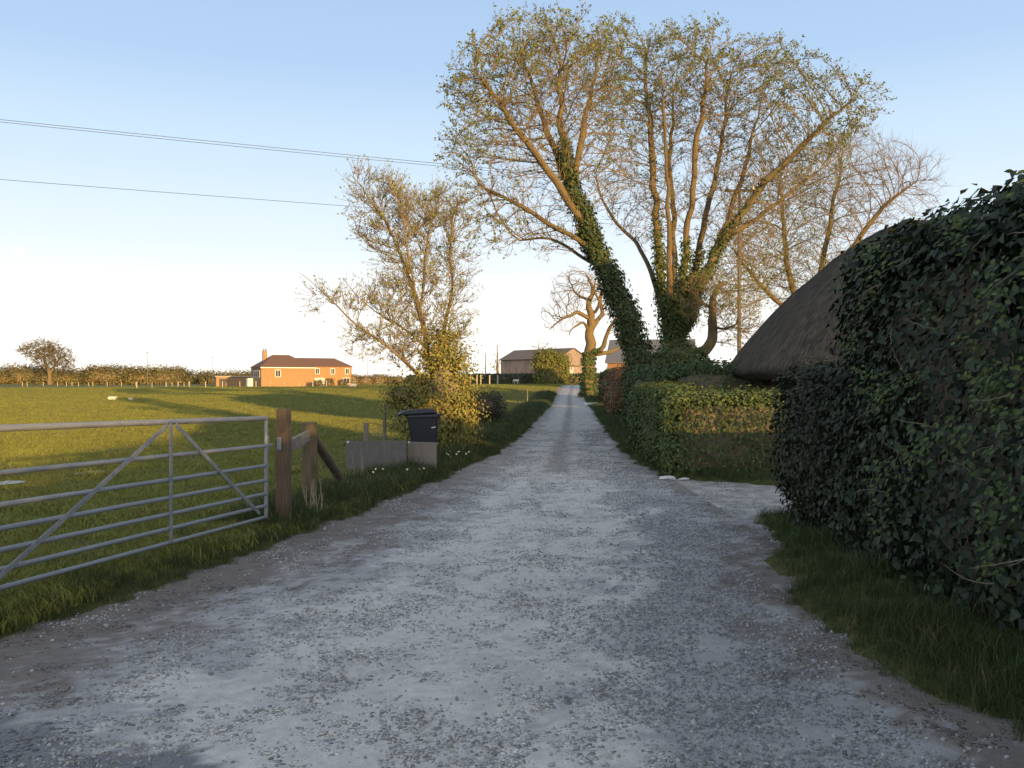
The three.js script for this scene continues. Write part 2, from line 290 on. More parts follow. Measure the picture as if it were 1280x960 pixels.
// a hedge or bush: lumps (cx, cy, cz, rx, ry, rz, power) of twiggy mass clothed with leaves
function lumpS(l, p) { const e = l[6] ?? 2, x = Math.abs(p.x - l[0]) / l[3], y = Math.abs(p.y - l[1]) / l[4], z = Math.abs(p.z - l[2]) / l[5]; return (Math.pow(x ** e + y ** e + z ** e, 1 / e) - 1) * Math.min(l[3], l[4], l[5]); }
function hedge(name, label, category, lumps, { n, size, pal, geo = ovalLeaf, seed = 1, shell = 0.22, rough = 0.12, freq = 1.3, group, parts = 0, mat = leafMat, core = 0.8, partName = 'leaf', coreMaterial = coreMat, see, fuzz = 0.07 }) {
  const t = thing(name, label, category, [0, 0, 0], 0, group), r = rng(seed * 97 + 3), cores = [];
  const rel = (p) => Math.min(...lumps.map((l) => lumpS(l, p))) + rough * n3(p.x * freq, p.y * freq, p.z * freq) + rough * 0.5 * n3(p.x * freq * 2.7, p.y * freq * 2.7, p.z * freq * 2.7);
  for (const l of lumps) {
    const g = mergeVertices(new THREE.SphereGeometry(1, 40, 26).deleteAttribute('uv').deleteAttribute('normal')), p = g.attributes.position, e = l[6] ?? 2;
    for (let i = 0; i < p.count; i++) {
      const v = V().fromBufferAttribute(p, i).normalize(), k = 1 / Math.pow(Math.abs(v.x) ** e + Math.abs(v.y) ** e + Math.abs(v.z) ** e, 1 / e), mn = Math.min(l[3], l[4], l[5]), inset = Math.min(shell + 0.05, (1 - core) * mn * 2 + 0.04, 0.55 * mn) + 0.05 * mn * n3(v.x * 3, v.y * 3, v.z * 3);
      p.setXYZ(i, l[0] + v.x * k * (l[3] - inset), Math.max(-0.05, l[1] + v.y * k * (l[4] - inset)), l[2] + v.z * k * (l[5] - inset));
    }
    g.computeVertexNormals(); cores.push(g);
  }
  if (core > 0) part(t, 'inner_twigs', cores.length > 1 ? mergeGeometries(cores) : cores[0], coreMaterial);
  const wts = lumps.map((l) => l[3] * l[4] + l[4] * l[5] + l[3] * l[5]), tot = wts.reduce((a, b) => a + b), out = [];
  const p = V(), g = V(); let guard = 0;
  while (out.length < n && guard++ < n * 40) {
    let w = r() * tot, k = 0; while (w > wts[k]) w -= wts[k++];
    const l = lumps[k], e = l[6] ?? 2, v = V(r() * 2 - 1, r() * 2 - 1, r() * 2 - 1), m = Math.max(Math.abs(v.x), Math.abs(v.y), Math.abs(v.z));
    const f = 1 / Math.pow(Math.abs(v.x) ** e + Math.abs(v.y) ** e + Math.abs(v.z) ** e, 1 / e) * (m > 0 ? 1 : 1); p.set(l[0] + v.x * f * l[3], l[1] + v.y * f * l[4], l[2] + v.z * f * l[5]);
    const out1 = V(v.x / l[3], v.y / l[4], v.z / l[5]).normalize(); p.addScaledVector(out1, -shell * r() + fuzz * r() ** 2.5 * 1.6);
    if (p.y < 0.02 + base(p.x, -p.z) || (see && !see(p))) continue;
    const s = rel(p); if (s < -shell - 0.12 || s > 0.04 + fuzz) continue;
    out.push([p.clone(), out1]);
  }
  out.sort((a, b) => a[0].distanceToSquared(camera.position) - b[0].distanceToSquared(camera.position));
  const mats = [], cs = [], pm = pal.map((c) => std(col(...c), 0.72));
  out.forEach(([q, nn], i) => {
    const s = size * (0.45 + 0.95 * r()), Q = faceQ(nn, r, 0.8);
    if (i < parts) { const mm = part(t, partName, geo, pm[i % pm.length]); mm.position.copy(q); mm.quaternion.copy(Q); mm.scale.setScalar(s); } else { mats.push(M4(q, Q, V(s, s, s))); cs.push(tone(r, pal)); }
  });
  instanced(t, 'foliage', geo, mat, mats, cs); t.userData.rel = undefined; delete t.userData.rel; return t;
}

// ---------- trees: limbs drawn by hand, crown grown towards points in its volume ----------
function growTree({ limbs, blobs, n, D = 0.22, reach = 2.6, kill = 0.5, up = 0.25, seed, tip = 0.007, e = 2.12, iters = 90, thin = 1, wob = 0.09, keep = 1.1, jit = 0.45, clump = 0.75 }) {
  const r = rng(seed), nx = [], ny = [], nz = [], par = [], rad = [], kids = [];
  const add = (x, y, z, p, ro = 0) => { nx.push(x); ny.push(y); nz.push(z); par.push(p); rad.push(ro); kids.push(0); if (p >= 0) kids[p]++; return nx.length - 1; };
  for (const limb of limbs) {
    const curve = new THREE.CatmullRomCurve3(limb.map((q) => q[0])), len = curve.getLength(), m = Math.max(2, Math.ceil(len / D));
    let prev = -1;
    if (nx.length) { let best = 1e9; const s = limb[0][0]; for (let i = 0; i < nx.length; i++) { const q = (nx[i] - s.x) ** 2 + (ny[i] - s.y) ** 2 + (nz[i] - s.z) ** 2; if (q < best) { best = q; prev = i; } } }
    for (let k = prev < 0 ? 0 : 1; k <= m; k++) {
      const u = k / m, p = curve.getPoint(u), f = u * (limb.length - 1), i = Math.min(limb.length - 2, Math.floor(f)), ro = lerp(limb[i][1], limb[i + 1][1], f - i);
      const wf = 0.75; prev = add(p.x + wob * n3(p.x * wf, p.y * wf, seed), p.y + wob * 0.6 * n3(p.y * wf, p.z * wf, seed + 9), p.z + wob * n3(p.z * wf, p.y * wf, seed + 5), prev, ro * thin);
    }
  }
  const seeds = nx.length, ax = [], ay = [], az = []; const vol = blobs.map((b) => b[3] * b[4] * b[5]), tot = vol.reduce((a, b) => a + b);
  while (ax.length < n) {
    let w = r() * tot, k = 0; while (w > vol[k]) w -= vol[k++]; const b = blobs[k], v = V(r() * 2 - 1, r() * 2 - 1, r() * 2 - 1); if (v.lengthSq() > 1 || n3((b[0] + v.x * b[3]) * clump, (b[1] + v.y * b[4]) * clump, (b[2] + v.z * b[5]) * clump + seed) < -0.12) continue;
    ax.push(b[0] + v.x * b[3]); ay.push(b[1] + v.y * b[4]); az.push(b[2] + v.z * b[5]);
  }
  const A = ax.length, near = new Int32Array(A).fill(-1), nd = new Float32Array(A).fill(reach * reach), dead = new Uint8Array(A), k2 = kill * kill; let from = 0;
  for (let it = 0; it < iters; it++) {
    const N = nx.length;
    for (let a = 0; a < A; a++) { if (dead[a]) continue; for (let i = from; i < N; i++) { const dx = ax[a] - nx[i], dy = ay[a] - ny[i], dz = az[a] - nz[i], q = dx * dx + dy * dy + dz * dz; if (q < nd[a]) { nd[a] = q; near[a] = i; } } if (nd[a] < k2) dead[a] = 1; }
    from = N; const sum = new Map();
    for (let a = 0; a < A; a++) { if (dead[a] || near[a] < 0) continue; const i = near[a], l = Math.sqrt(nd[a]); let s = sum.get(i); if (!s) sum.set(i, s = [0, 0, 0]); s[0] += (ax[a] - nx[i]) / l; s[1] += (ay[a] - ny[i]) / l; s[2] += (az[a] - nz[i]) / l; }
    if (!sum.size) break;
    for (const [i, s] of sum) {
      if (kids[i] > 2) { continue; }
      let l = Math.hypot(...s) || 1, x = s[0] / l, y = s[1] / l + up * 0.6, z = s[2] / l;
      if (par[i] >= 0) { const q = par[i]; x += keep * (nx[i] - nx[q]) / D; y += keep * (ny[i] - ny[q]) / D; z += keep * (nz[i] - nz[q]) / D; }
      x += (r() - 0.5) * jit; y += (r() - 0.5) * jit; z += (r() - 0.5) * jit; l = Math.hypot(x, y, z); add(nx[i] + x / l * D, ny[i] + y / l * D, nz[i] + z / l * D, i);
    }
  }
  const N = nx.length, acc = new Float64Array(N), R = new Float32Array(N);
  for (let i = N - 1; i >= 0; i--) { R[i] = Math.max(i < seeds ? rad[i] : 0, acc[i] > 0 ? Math.pow(acc[i], 1 / e) : tip); if (i >= seeds) R[i] = Math.min(R[i], 0.16); if (par[i] >= 0) acc[par[i]] += Math.pow(i < seeds ? Math.min(R[i], Math.max(0.03, Math.pow(acc[i] || 0, 1 / e))) : R[i], e); }
  return { nx, ny, nz, par, R, seeds, N, r };
}
class Tubes {
  constructor() { this.pos = []; this.nor = []; this.uv = []; this.idx = []; }
  run(pts, rs, sides) {
    const { pos, nor, uv, idx } = this; let nrm = null, o0 = pos.length / 3, v = 0;
    for (let k = 0; k < pts.length; k++) {
      const t = pts[Math.min(k + 1, pts.length - 1)].clone().sub(pts[Math.max(k - 1, 0)]).normalize();
      if (!nrm) nrm = Math.abs(t.y) > 0.9 ? V(1, 0, 0) : V(0, 1, 0); nrm = nrm.clone().addScaledVector(t, -nrm.dot(t)).normalize(); const b = t.clone().cross(nrm);
      if (k) v += pts[k].distanceTo(pts[k - 1]);
      for (let s = 0; s <= sides; s++) { const a = s / sides * 6.28319, c = Math.cos(a), d = Math.sin(a), x = nrm.x * c + b.x * d, y = nrm.y * c + b.y * d, z = nrm.z * c + b.z * d; const rr = rs[k] > 0.07 ? rs[k] * (1 + 0.13 * n3(c * 1.7 + pts[k].x, d * 1.7, pts[k].y * 1.1) + 0.07 * n3(c * 4, d * 4, pts[k].y * 2.3)) : rs[k]; pos.push(pts[k].x + x * rr, pts[k].y + y * rr, pts[k].z + z * rr); nor.push(x, y, z); uv.push(s / sides, v); }
      if (k) for (let s = 0; s < sides; s++) { const a = o0 + (k - 1) * (sides + 1) + s, c = a + sides + 1; idx.push(a, a + 1, c, a + 1, c + 1, c); }
    }
  }
  get tris() { return this.idx.length / 3; }
  geo() { const g = new THREE.BufferGeometry(); g.setAttribute('position', new THREE.Float32BufferAttribute(this.pos, 3)); g.setAttribute('normal', new THREE.Float32BufferAttribute(this.nor, 3)); g.setAttribute('uv', new THREE.Float32BufferAttribute(this.uv, 2)); g.setIndex(this.idx); return g; }
}
const barkMap = dataTex(256, 512, (i, j, c) => { const u = i / 256, v = j / 512, t = 0.45 * lattice1(u * 3, v * 0.7) + 0.35 * lb(u, v) + 0.3 * lc(u, v * 0.5); c[0] = enc(lerp(0.07, 0.29, t)); c[1] = enc(lerp(0.054, 0.21, t)); c[2] = enc(lerp(0.03, 0.1, t)); });
function lattice1(u, v) { return lb(u, v * 0.25); }
const barkBump = dataTex(256, 512, (i, j, c) => { const u = i / 256, v = j / 512; c[0] = c[1] = c[2] = 0.6 * lb(u * 1, v * 0.5) + 0.4 * lc(u, v * 0.5); }, false);
const barkMat = std(col(1, 1, 1), 0.95, { map: barkMap, bumpMap: barkBump, bumpScale: 0.03 }), twigBark = std(col(0.24, 0.175, 0.1), 0.9);
let treeTris = 0;
function tree(name, label, o) {
  const T = growTree(o), { nx, ny, nz, par, R, N, r } = T, t = thing(name, label, 'tree', [0, 0, 0], 0, o.group), thick = new Tubes(), thin = new Tubes();
  const big = new Int32Array(N).fill(-1); const ch = Array.from({ length: N }, () => []);
  for (let i = 1; i < N; i++) if (par[i] >= 0) ch[par[i]].push(i);
  for (let i = 0; i < N; i++) for (const c of ch[i]) if (big[i] < 0 || R[c] > R[big[i]]) big[i] = c;
  const pt = (i) => V(nx[i], ny[i], nz[i]), starts = [];
  for (let i = 0; i < N; i++) if (par[i] < 0) starts.push([-1, i]); else if (big[par[i]] !== i) starts.push([par[i], i]);
  for (const [p, s] of starts) {
    let pts = [], rs = []; if (p >= 0) { pts.push(pt(p)); rs.push(Math.min(R[p], R[s] * 1.25)); }
    for (let i = s; i >= 0; i = big[i]) { pts.push(pt(i)); rs.push(R[i]); if (big[i] < 0) { pts.push(pt(i).add(V(nx[i] - nx[par[i] < 0 ? i : par[i]], ny[i] - ny[par[i] < 0 ? i : par[i]], nz[i] - nz[par[i] < 0 ? i : par[i]]).multiplyScalar(0.8))); rs.push(R[i] * 0.3); } }
    if (pts.length < 2) continue;
    let k = rs.findIndex((q) => q < 0.035); if (k < 0) k = pts.length;
    if (k >= 1) { thick.run(pts.slice(0, k + 1), rs.slice(0, k + 1), rs[0] > 0.12 ? 16 : 7); }
    if (k < pts.length - 1) thin.run(pts.slice(Math.max(0, k)), rs.slice(Math.max(0, k)), rs[k] > 0.018 ? 4 : 3);
  }
  const lm = [], lcs = [], tl = o.twig ?? 0.4, pal = o.pal ?? BUDS;
  for (let i = T.seeds; i < N; i++) {
    if (R[i] > Math.max(0.022, (o.tip ?? 0.007) * 3)) continue;
    const q = par[i], dir = V(nx[i] - nx[q], ny[i] - ny[q], nz[i] - nz[q]).normalize(), m = o.twigs ?? 1, den = o.leafy ? o.leafy(pt(i)) : 1;
    for (let k = 0; k < m || (k < m + 1 && r() < m % 1); k++) {
      const a = dir.clone().add(V((r() - 0.5) * 1.7, (r() - 0.5) * 1.2 + (o.up ?? 0.25), (r() - 0.5) * 1.7)).normalize(), l = tl * (0.4 + 0.9 * r()), s = pt(i), mid = s.clone().addScaledVector(a, l * 0.5).add(V((r() - 0.5) * 0.06, (r() - 0.5) * 0.06, (r() - 0.5) * 0.06)), end = s.clone().addScaledVector(a, l).add(V(0, 0.12 * l, 0));
      thin.run([s, mid, end], [0.0055, 0.0045, 0.0015], 3);
      for (const f of [0.45, 0.75, 1]) if (r() < den * (o.leaf ?? 0.5)) { const w = s.clone().lerp(end, f), z = (o.leafSize ?? 0.075) * (0.6 + 0.8 * r()); lm.push(M4(w, randQ(r), V(z, z, z))); lcs.push(tone(r, pal)); }
    }
  }
  part(t, 'trunk', thick.geo(), barkMat); part(t, 'branches', thin.geo(), twigBark, { kind: 'stuff' });
  if (lm.length) instanced(t, 'leaves', o.leafGeo ?? (o.spray ??= spray(5, 4, 1)), leafMat, lm, lcs);
  if (o.ivy) {                                    // ivy clothing the stem
    const im = [], ic = []; const cand = []; for (let i = 0; i < T.seeds; i++) { const w = o.ivy(pt(i), R[i]); if (w > 0) cand.push([i, w]); }
    for (let k = 0; k < o.ivyN; k++) { const [i, w] = cand[Math.floor(r() * cand.length)]; if (r() > w) continue; const a = r() * 6.283, nn = V(Math.cos(a), 0.15, Math.sin(a)), p = pt(i).add(V((r() - 0.5) * 0.2, (r() - 0.5) * 0.3, (r() - 0.5) * 0.2)).addScaledVector(nn, R[i] * 0.95 + (0.03 + 0.2 * r() ** 1.5) * w * (1 + 0.8 * n3(nx[i] * 2 + a, ny[i] * 2, 3))), z = (o.ivySize ?? 0.085) * (0.6 + 0.8 * r()); im.push(M4(p, faceQ(nn, r, 0.7), V(z, z, z))); ic.push(tone(r, o.ivyPal ?? PRIVET)); }
    instanced(t, 'ivy', ivyLeaf, leafMat, im, ic);
  }
  treeTris += thick.tris + thin.tris; console.log(name, N, 'nodes', thick.tris + thin.tris, 'tris', lm.length, 'leaves');
  return t;
}
const blob = (px, py, rx, ry, d, rz) => { const c = P(px, py, d); return [c.x, c.y, c.z, rx / F * d, ry / F * d, rz]; };
const limb = (...q) => q.map(([px, py, d, r]) => [P(px, py, d), r]);
const sp1 = spray(5, 4, 1), sp2 = spray(6, 3, 1);

tree('ivy_clad_tree', 'tall leaning tree with dark ivy all up its trunk beside the lane', {
  seed: 3, thin: 0.75, n: 9500, e: 2.02, tip: 0.008, D: 0.2, kill: 0.29, leafy: (p) => 0.12 + 1.1 * sstep(2.2, 5.2, p.distanceTo(P(715, 215, 28))), up: 0.35, twigs: 2, leaf: 0.6, leafSize: 0.064, spray: sp1,
  limbs: [limb([806, 545, 28, 0.5], [802, 480, 28, 0.42], [793, 430, 28, 0.38], [773, 372, 28, 0.34], [750, 322, 28, 0.3], [733, 282, 28, 0.27], [718, 240, 28, 0.23], [708, 200, 28, 0.18], [702, 150, 28, 0.13], [700, 90, 28.3, 0.07]),
    limb([733, 285, 28, 0.16], [700, 235, 27.3, 0.13], [665, 185, 26.6, 0.1], [630, 135, 26, 0.07], [600, 100, 25.6, 0.04]), limb([718, 240, 28, 0.14], [726, 180, 28.8, 0.11], [738, 120, 29.5, 0.07], [748, 60, 30, 0.04]),
    limb([722, 250, 28, 0.12], [690, 180, 29, 0.1], [665, 110, 29.8, 0.06], [650, 60, 30, 0.04]), limb([745, 312, 28, 0.11], [705, 290, 27.4, 0.08], [660, 262, 26.8, 0.05], [615, 240, 26.4, 0.03]), limb([760, 340, 28, 0.09], [722, 318, 28.6, 0.06], [690, 300, 29.3, 0.04], [650, 302, 29.8, 0.025])],
  blobs: [blob(660, 118, 95, 84, 28, 3.4), blob(612, 185, 58, 72, 27.5, 2.6), blob(700, 88, 62, 62, 28.5, 2.8), blob(725, 160, 42, 80, 29, 2.2), blob(632, 275, 62, 40, 27.5, 2), blob(690, 300, 45, 26, 28, 1.6), blob(585, 130, 34, 50, 27, 1.8), blob(752, 110, 36, 75, 29.5, 2), blob(770, 200, 30, 60, 29.5, 1.5), blob(700, 230, 70, 50, 28, 1.6)],
  ivy: (p, r) => r > 0.12 ? clamp(1.25 - (p.y - 2) / 8, 0.15, 1) : 0, ivyN: 22000, ivyPal: [[0.05, 0.08, 0.02], [0.07, 0.09, 0.02], [0.035, 0.06, 0.02]],
});
tree('broad_tree', 'broad many-stemmed tree with fresh olive leaves rising behind the clipped hedge', {
  seed: 8, thin: 0.5, wob: 0.08, n: 12500, e: 2.02, tip: 0.008, D: 0.21, kill: 0.31, up: 0.35, twigs: 2, leaf: 0.58, leafSize: 0.066, spray: sp1, leafy: (p) => 0.1 + 1.15 * sstep(4.5, 8.5, p.distanceTo(P(860, 320, 33))),
  limbs: [limb([846, 520, 33, 0.85], [846, 455, 33, 0.75], [846, 420, 33, 0.6], [848, 395, 33, 0.4]),
    limb([836, 430, 33, 0.33], [828, 360, 33, 0.26], [824, 300, 33, 0.22], [817, 220, 33.4, 0.15], [810, 130, 34, 0.08], [806, 60, 34.4, 0.04]), limb([850, 420, 33, 0.33], [855, 340, 32.6, 0.26], [863, 250, 32, 0.18], [874, 160, 31.5, 0.1], [884, 80, 31, 0.05]),
    limb([838, 410, 33, 0.22], [812, 335, 33.5, 0.17], [800, 310, 34, 0.14], [778, 285, 34.5, 0.1], [755, 255, 35, 0.06], [745, 215, 35.4, 0.03]), limb([856, 415, 33, 0.3], [880, 345, 32.5, 0.24], [915, 285, 32, 0.2], [962, 222, 31.3, 0.14], [1020, 165, 30.6, 0.09], [1070, 120, 30, 0.04]),
    limb([862, 400, 33, 0.22], [892, 320, 34, 0.17], [925, 230, 35, 0.11], [948, 140, 36, 0.05]), limb([845, 400, 33, 0.24], [842, 300, 34.5, 0.17], [838, 200, 35.6, 0.1], [845, 90, 36.4, 0.04]), limb([842, 415, 33, 0.26], [838, 340, 32, 0.2], [836, 260, 31.4, 0.14], [832, 180, 31, 0.08], [826, 110, 30.8, 0.04]), limb([858, 410, 33, 0.26], [868, 340, 33.6, 0.2], [882, 270, 34, 0.15], [900, 190, 34.4, 0.08], [912, 110, 34.6, 0.04]), limb([905, 300, 32.2, 0.13], [960, 262, 33, 0.09], [1010, 225, 33.8, 0.06], [1060, 185, 34, 0.03])],
  blobs: [blob(850, 120, 82, 78, 33.5, 4), blob(800, 170, 52, 105, 34, 3), blob(935, 150, 78, 88, 33.5, 4), blob(1035, 142, 58, 42, 31.5, 2.4), blob(990, 205, 72, 52, 32, 3), blob(775, 245, 36, 45, 34.5, 2), blob(930, 290, 60, 50, 33, 2.5), blob(900, 240, 60, 60, 33, 3), blob(770, 90, 40, 60, 34, 2), blob(985, 100, 45, 35, 33, 2), blob(830, 270, 60, 50, 34, 2.5)],
  ivy: (p, r) => r > 0.11 ? clamp(1.2 - (p.y - 2.4) / 5, 0.08, 1) : 0, ivyN: 26000,
});
tree('spreading_tree', 'bushy-twigged tree, half bare, standing beyond the thatched roof', {
  seed: 21, thin: 0.5, e: 2.02, tip: 0.008, n: 8000, D: 0.26, kill: 0.34, up: 0.45, twigs: 2, twig: 0.7, leaf: 0.35, leafSize: 0.1, spray: sp2, leafy: (p) => sstep(17.5, 12, p.x) * 1.2,
  limbs: [limb([1005, 500, 43, 0.6], [1003, 430, 43, 0.5], [1005, 390, 43, 0.4]), limb([1003, 400, 43, 0.26], [985, 340, 43, 0.2], [980, 280, 43, 0.12], [975, 220, 43, 0.05]), limb([1006, 390, 43, 0.28], [1028, 330, 43.5, 0.22], [1040, 265, 44, 0.14], [1052, 200, 44, 0.06]), limb([1012, 390, 43, 0.24], [1060, 315, 42, 0.17], [1105, 260, 41.5, 0.1], [1145, 225, 41, 0.05]), limb([998, 400, 43, 0.2], [960, 365, 42, 0.14], [930, 330, 41.5, 0.08], [905, 300, 41, 0.04])],
  blobs: [blob(1060, 235, 80, 65, 43, 4), blob(1115, 240, 55, 48, 42, 3), blob(970, 280, 58, 75, 43, 3.4), blob(925, 345, 50, 55, 42, 2.6), blob(1040, 300, 70, 50, 43, 3), blob(1000, 345, 60, 45, 43, 3)],
});
tree('curved_tree', 'small tree with a smooth curved trunk lit orange above the hedge', {
  seed: 33, n: 1500, D: 0.16, kill: 0.22, twigs: 1.5, twig: 0.45, leaf: 0.3, leafSize: 0.07, spray: sp2,
  limbs: [limb([852, 530, 31.5, 0.3], [856, 460, 31.5, 0.26], [868, 446, 31.5, 0.24], [882, 438, 31.5, 0.2], [890, 424, 31.5, 0.17], [888, 400, 31.5, 0.15], [889, 380, 31.5, 0.12], [900, 355, 31.5, 0.07]), limb([889, 408, 31.5, 0.06], [905, 412, 31.2, 0.04], [920, 408, 31, 0.025]), limb([888, 388, 31.5, 0.07], [872, 372, 31.7, 0.04], [862, 350, 32, 0.025])],
  blobs: [blob(908, 378, 42, 42, 31.5, 1.5), blob(925, 410, 26, 36, 31.5, 1.2), blob(875, 375, 22, 30, 31.5, 1)],
});
tree('bare_oak', 'gnarled bare oak with twisting limbs standing at the top of the lane', {
  seed: 40, thin: 0.74, keep: 0.6, jit: 0.9, wob: 0.14, n: 2300, D: 0.28, kill: 0.42, up: 0.1, twigs: 2, twig: 0.8, leaf: 0, tip: 0.018, e: 2.1, reach: 2.2,
  limbs: [limb([733, 505, 72, 0.75], [735, 465, 72, 0.62], [738, 425, 72, 0.55], [739, 400, 72, 0.45], [737, 380, 72, 0.3], [741, 362, 72, 0.2], [732, 345, 72, 0.1]), limb([737, 398, 72, 0.26], [722, 390, 71.5, 0.2], [712, 396, 71, 0.16], [700, 400, 70.5, 0.11], [688, 411, 70, 0.06]), limb([740, 410, 72, 0.3], [752, 392, 72.5, 0.22], [750, 372, 73, 0.16], [758, 352, 73.4, 0.08]), limb([738, 440, 72, 0.35], [752, 436, 71.5, 0.28], [762, 415, 71, 0.2], [770, 398, 70.5, 0.12], [785, 380, 70, 0.06]), limb([740, 442, 72, 0.28], [758, 441, 73, 0.22], [778, 434, 74, 0.14], [795, 436, 74.5, 0.07]), limb([738, 376, 72, 0.18], [722, 368, 73, 0.12], [712, 352, 73.5, 0.07]), limb([737, 418, 72, 0.2], [730, 404, 71, 0.14], [719, 408, 70.6, 0.1], [712, 418, 70.2, 0.05]), limb([741, 392, 72, 0.2], [748, 378, 71, 0.14], [742, 360, 70.4, 0.09], [748, 344, 70, 0.05])],
  ivy: (p, r) => r > 0.2 && p.y < 4 ? 0.5 : 0, ivySize: 0.17, ivyN: 7000, ivyPal: PRIVET,
  blobs: [blob(722, 362, 38, 28, 72, 2.6), blob(700, 395, 26, 22, 71, 1.6), blob(755, 360, 30, 30, 72.5, 2.4), blob(778, 395, 22, 30, 71, 1.6)],
});
tree('leaning_sapling', 'slender multi-stemmed tree with long slanting twigs behind the wheelie bin', {
  seed: 52, thin: 0.75, keep: 1.4, jit: 0.3, e: 2.2, clump: 1.6, n: 1050, D: 0.11, kill: 0.13, reach: 1.0, up: 0.55, twigs: 1.2, twig: 0.36, leaf: 0.45, leafSize: 0.05, tip: 0.0035, pal: [[0.19, 0.22, 0.04], [0.22, 0.23, 0.05]], spray: sp2,
  limbs: [limb([549, 572, 19, 0.16], [546, 520, 19, 0.14], [541, 470, 19, 0.1], [533, 420, 19, 0.08], [525, 382, 19, 0.065], [506, 335, 19, 0.045], [483, 285, 19, 0.03], [458, 240, 19, 0.018], [438, 218, 19, 0.008]), limb([547, 520, 19, 0.09], [556, 465, 19.2, 0.075], [558, 420, 19.3, 0.06], [562, 360, 19.5, 0.04], [568, 300, 19.6, 0.02], [574, 250, 19.7, 0.01]), limb([527, 390, 19, 0.04], [531, 340, 19.3, 0.028], [540, 290, 19.5, 0.018], [548, 245, 19.6, 0.009]),
    limb([544, 500, 19, 0.07], [515, 460, 18.6, 0.05], [480, 430, 18.3, 0.04], [440, 402, 18, 0.026], [405, 370, 17.8, 0.014], [375, 345, 17.6, 0.007]), limb([537, 435, 19, 0.04], [500, 405, 19.3, 0.028], [465, 385, 19.5, 0.016], [425, 350, 19.7, 0.008]), limb([520, 370, 19, 0.03], [510, 310, 18.6, 0.02], [500, 265, 18.3, 0.012], [492, 235, 18.2, 0.007])],
  blobs: [blob(490, 275, 45, 50, 19, 0.9), blob(550, 290, 35, 60, 19.4, 0.8), blob(425, 378, 48, 17, 18, 0.45), blob(500, 370, 42, 45, 19, 0.7), blob(563, 390, 24, 80, 19.2, 0.6), blob(470, 425, 45, 22, 18.5, 0.6), blob(520, 430, 40, 40, 19, 0.7), blob(455, 245, 22, 30, 19, 0.4)],
});

// ---------- hedges and bushes ----------
const H = (x0, x1, y1, d0, d1, e = 6, y0 = -0.3) => [(x0 + x1) / 2, (y0 + y1) / 2, -(d0 + d1) / 2, (x1 - x0) / 2, (y1 - y0) / 2, (d1 - d0) / 2, e];
const tall = hedge('ivy_hedge', 'very tall dark hedge overgrown with ivy and hawthorn beside the drive entrance', 'hedge', [H(2.75, 4.3, 2.5, -11, 5.2), H(2.9, 4.3, 2.84, 4.2, 8.2, 7), H(2.85, 4.3, 2.58, 2.0, 5, 6), [3.4, 2.3, -4.8, 0.55, 0.48, 0.8, 2.2]], { n: 120000, size: 0.064, pal: IVY, geo: ivyLeaf, seed: 4, shell: 0.4, parts: 300, partName: 'ivy_leaf', core: 0.6, see: (p) => (-p.z > 2.4 && (p.x < 3.7 || p.y > 2.4)) || (Math.sin(p.x * 999 + p.y * 777) > 0.75) });
hedge('bushy_hedge', 'dark rounded hedge end, lower than the ivy hedge it joins at the drive', 'hedge', [H(2.95, 4.2, 1.78, 6.9, 9.9, 4), [3.35, 1.0, -9.3, 0.5, 0.8, 0.75, 3], H(3.6, 10, 1.72, 8.3, 9.8, 6)], { n: 80000, shell: 0.36, see: (p) => p.x < 4.4 || Math.sin(p.x * 999 + p.y * 777) > 0.6, size: 0.052, pal: [[0.024, 0.036, 0.014], [0.034, 0.04, 0.016], [0.034, 0.03, 0.018]], seed: 5, core: 0.55, parts: 150 });  // last lump is an unseen arm added to shade the garden hedge
{ // fresh hawthorn sprays and bare twigs standing out of the tall hedge
  const r = rng(64), m = [], c = [];
  for (let k = 0; k < 46; k++) { const d = 3.4 + 4.2 * r(), y = 0.5 + 2.2 * r(), x = 2.72 + 0.12 * r() + (d > 5.2 ? 0.14 : 0); for (let i = 0; i < 42; i++) { const p = V(x - 0.04 + 0.14 * (r() - 0.5), y + 0.26 * (r() - 0.5), -d + 0.3 * (r() - 0.5)), s = 0.035 + 0.02 * r(); m.push(M4(p, faceQ(V(-1, 0.5, 0.4), r, 0.9), V(s, s, s))); c.push(tone(r, [[0.075, 0.105, 0.02], [0.055, 0.085, 0.018]])); } }
  for (let k = 0; k < 36; k++) { const d = 3.6 + 2.6 * r(), x = 3.2 + 0.6 * r(), y = 2.7 + 0.28 * r() * r(); for (let i = 0; i < 22; i++) { const s = 0.045 + 0.02 * r(); m.push(M4(V(x + 0.12 * (r() - 0.5), y + 0.24 * (r() - 0.5), -d + 0.2 * (r() - 0.5)), randQ(r), V(s, s, s))); c.push(tone(r, [[0.06, 0.1, 0.025]])); } }
  instanced(tall, 'hawthorn_sprays', ovalLeaf, leafMat, m, c);
  for (let k = 0; k < 34; k++) { const d = 3.6 + 3.8 * r(), y = 0.35 + 2.3 * r(), x = 2.74 + (d > 5.2 ? 0.14 : 0), pts = []; let p = V(x + 0.05, y, -d), dir = V(-0.5 * r(), r() - 0.4, (r() - 0.5) * 2).normalize(); for (let i = 0; i < 7; i++) { pts.push(p.clone()); p.addScaledVector(dir, 0.06); dir.add(V((r() - 0.5) * 0.5, (r() - 0.6) * 0.6, (r() - 0.5) * 0.6)).normalize(); p.x = Math.min(p.x, x + 0.05); p.x = Math.max(p.x, x - 0.16); } const T = new Tubes(); T.run(pts, pts.map((_, i) => 0.0045 * (1 - i / 9)), 5); part(tall, 'twig', T.geo(), twigMat); }
}
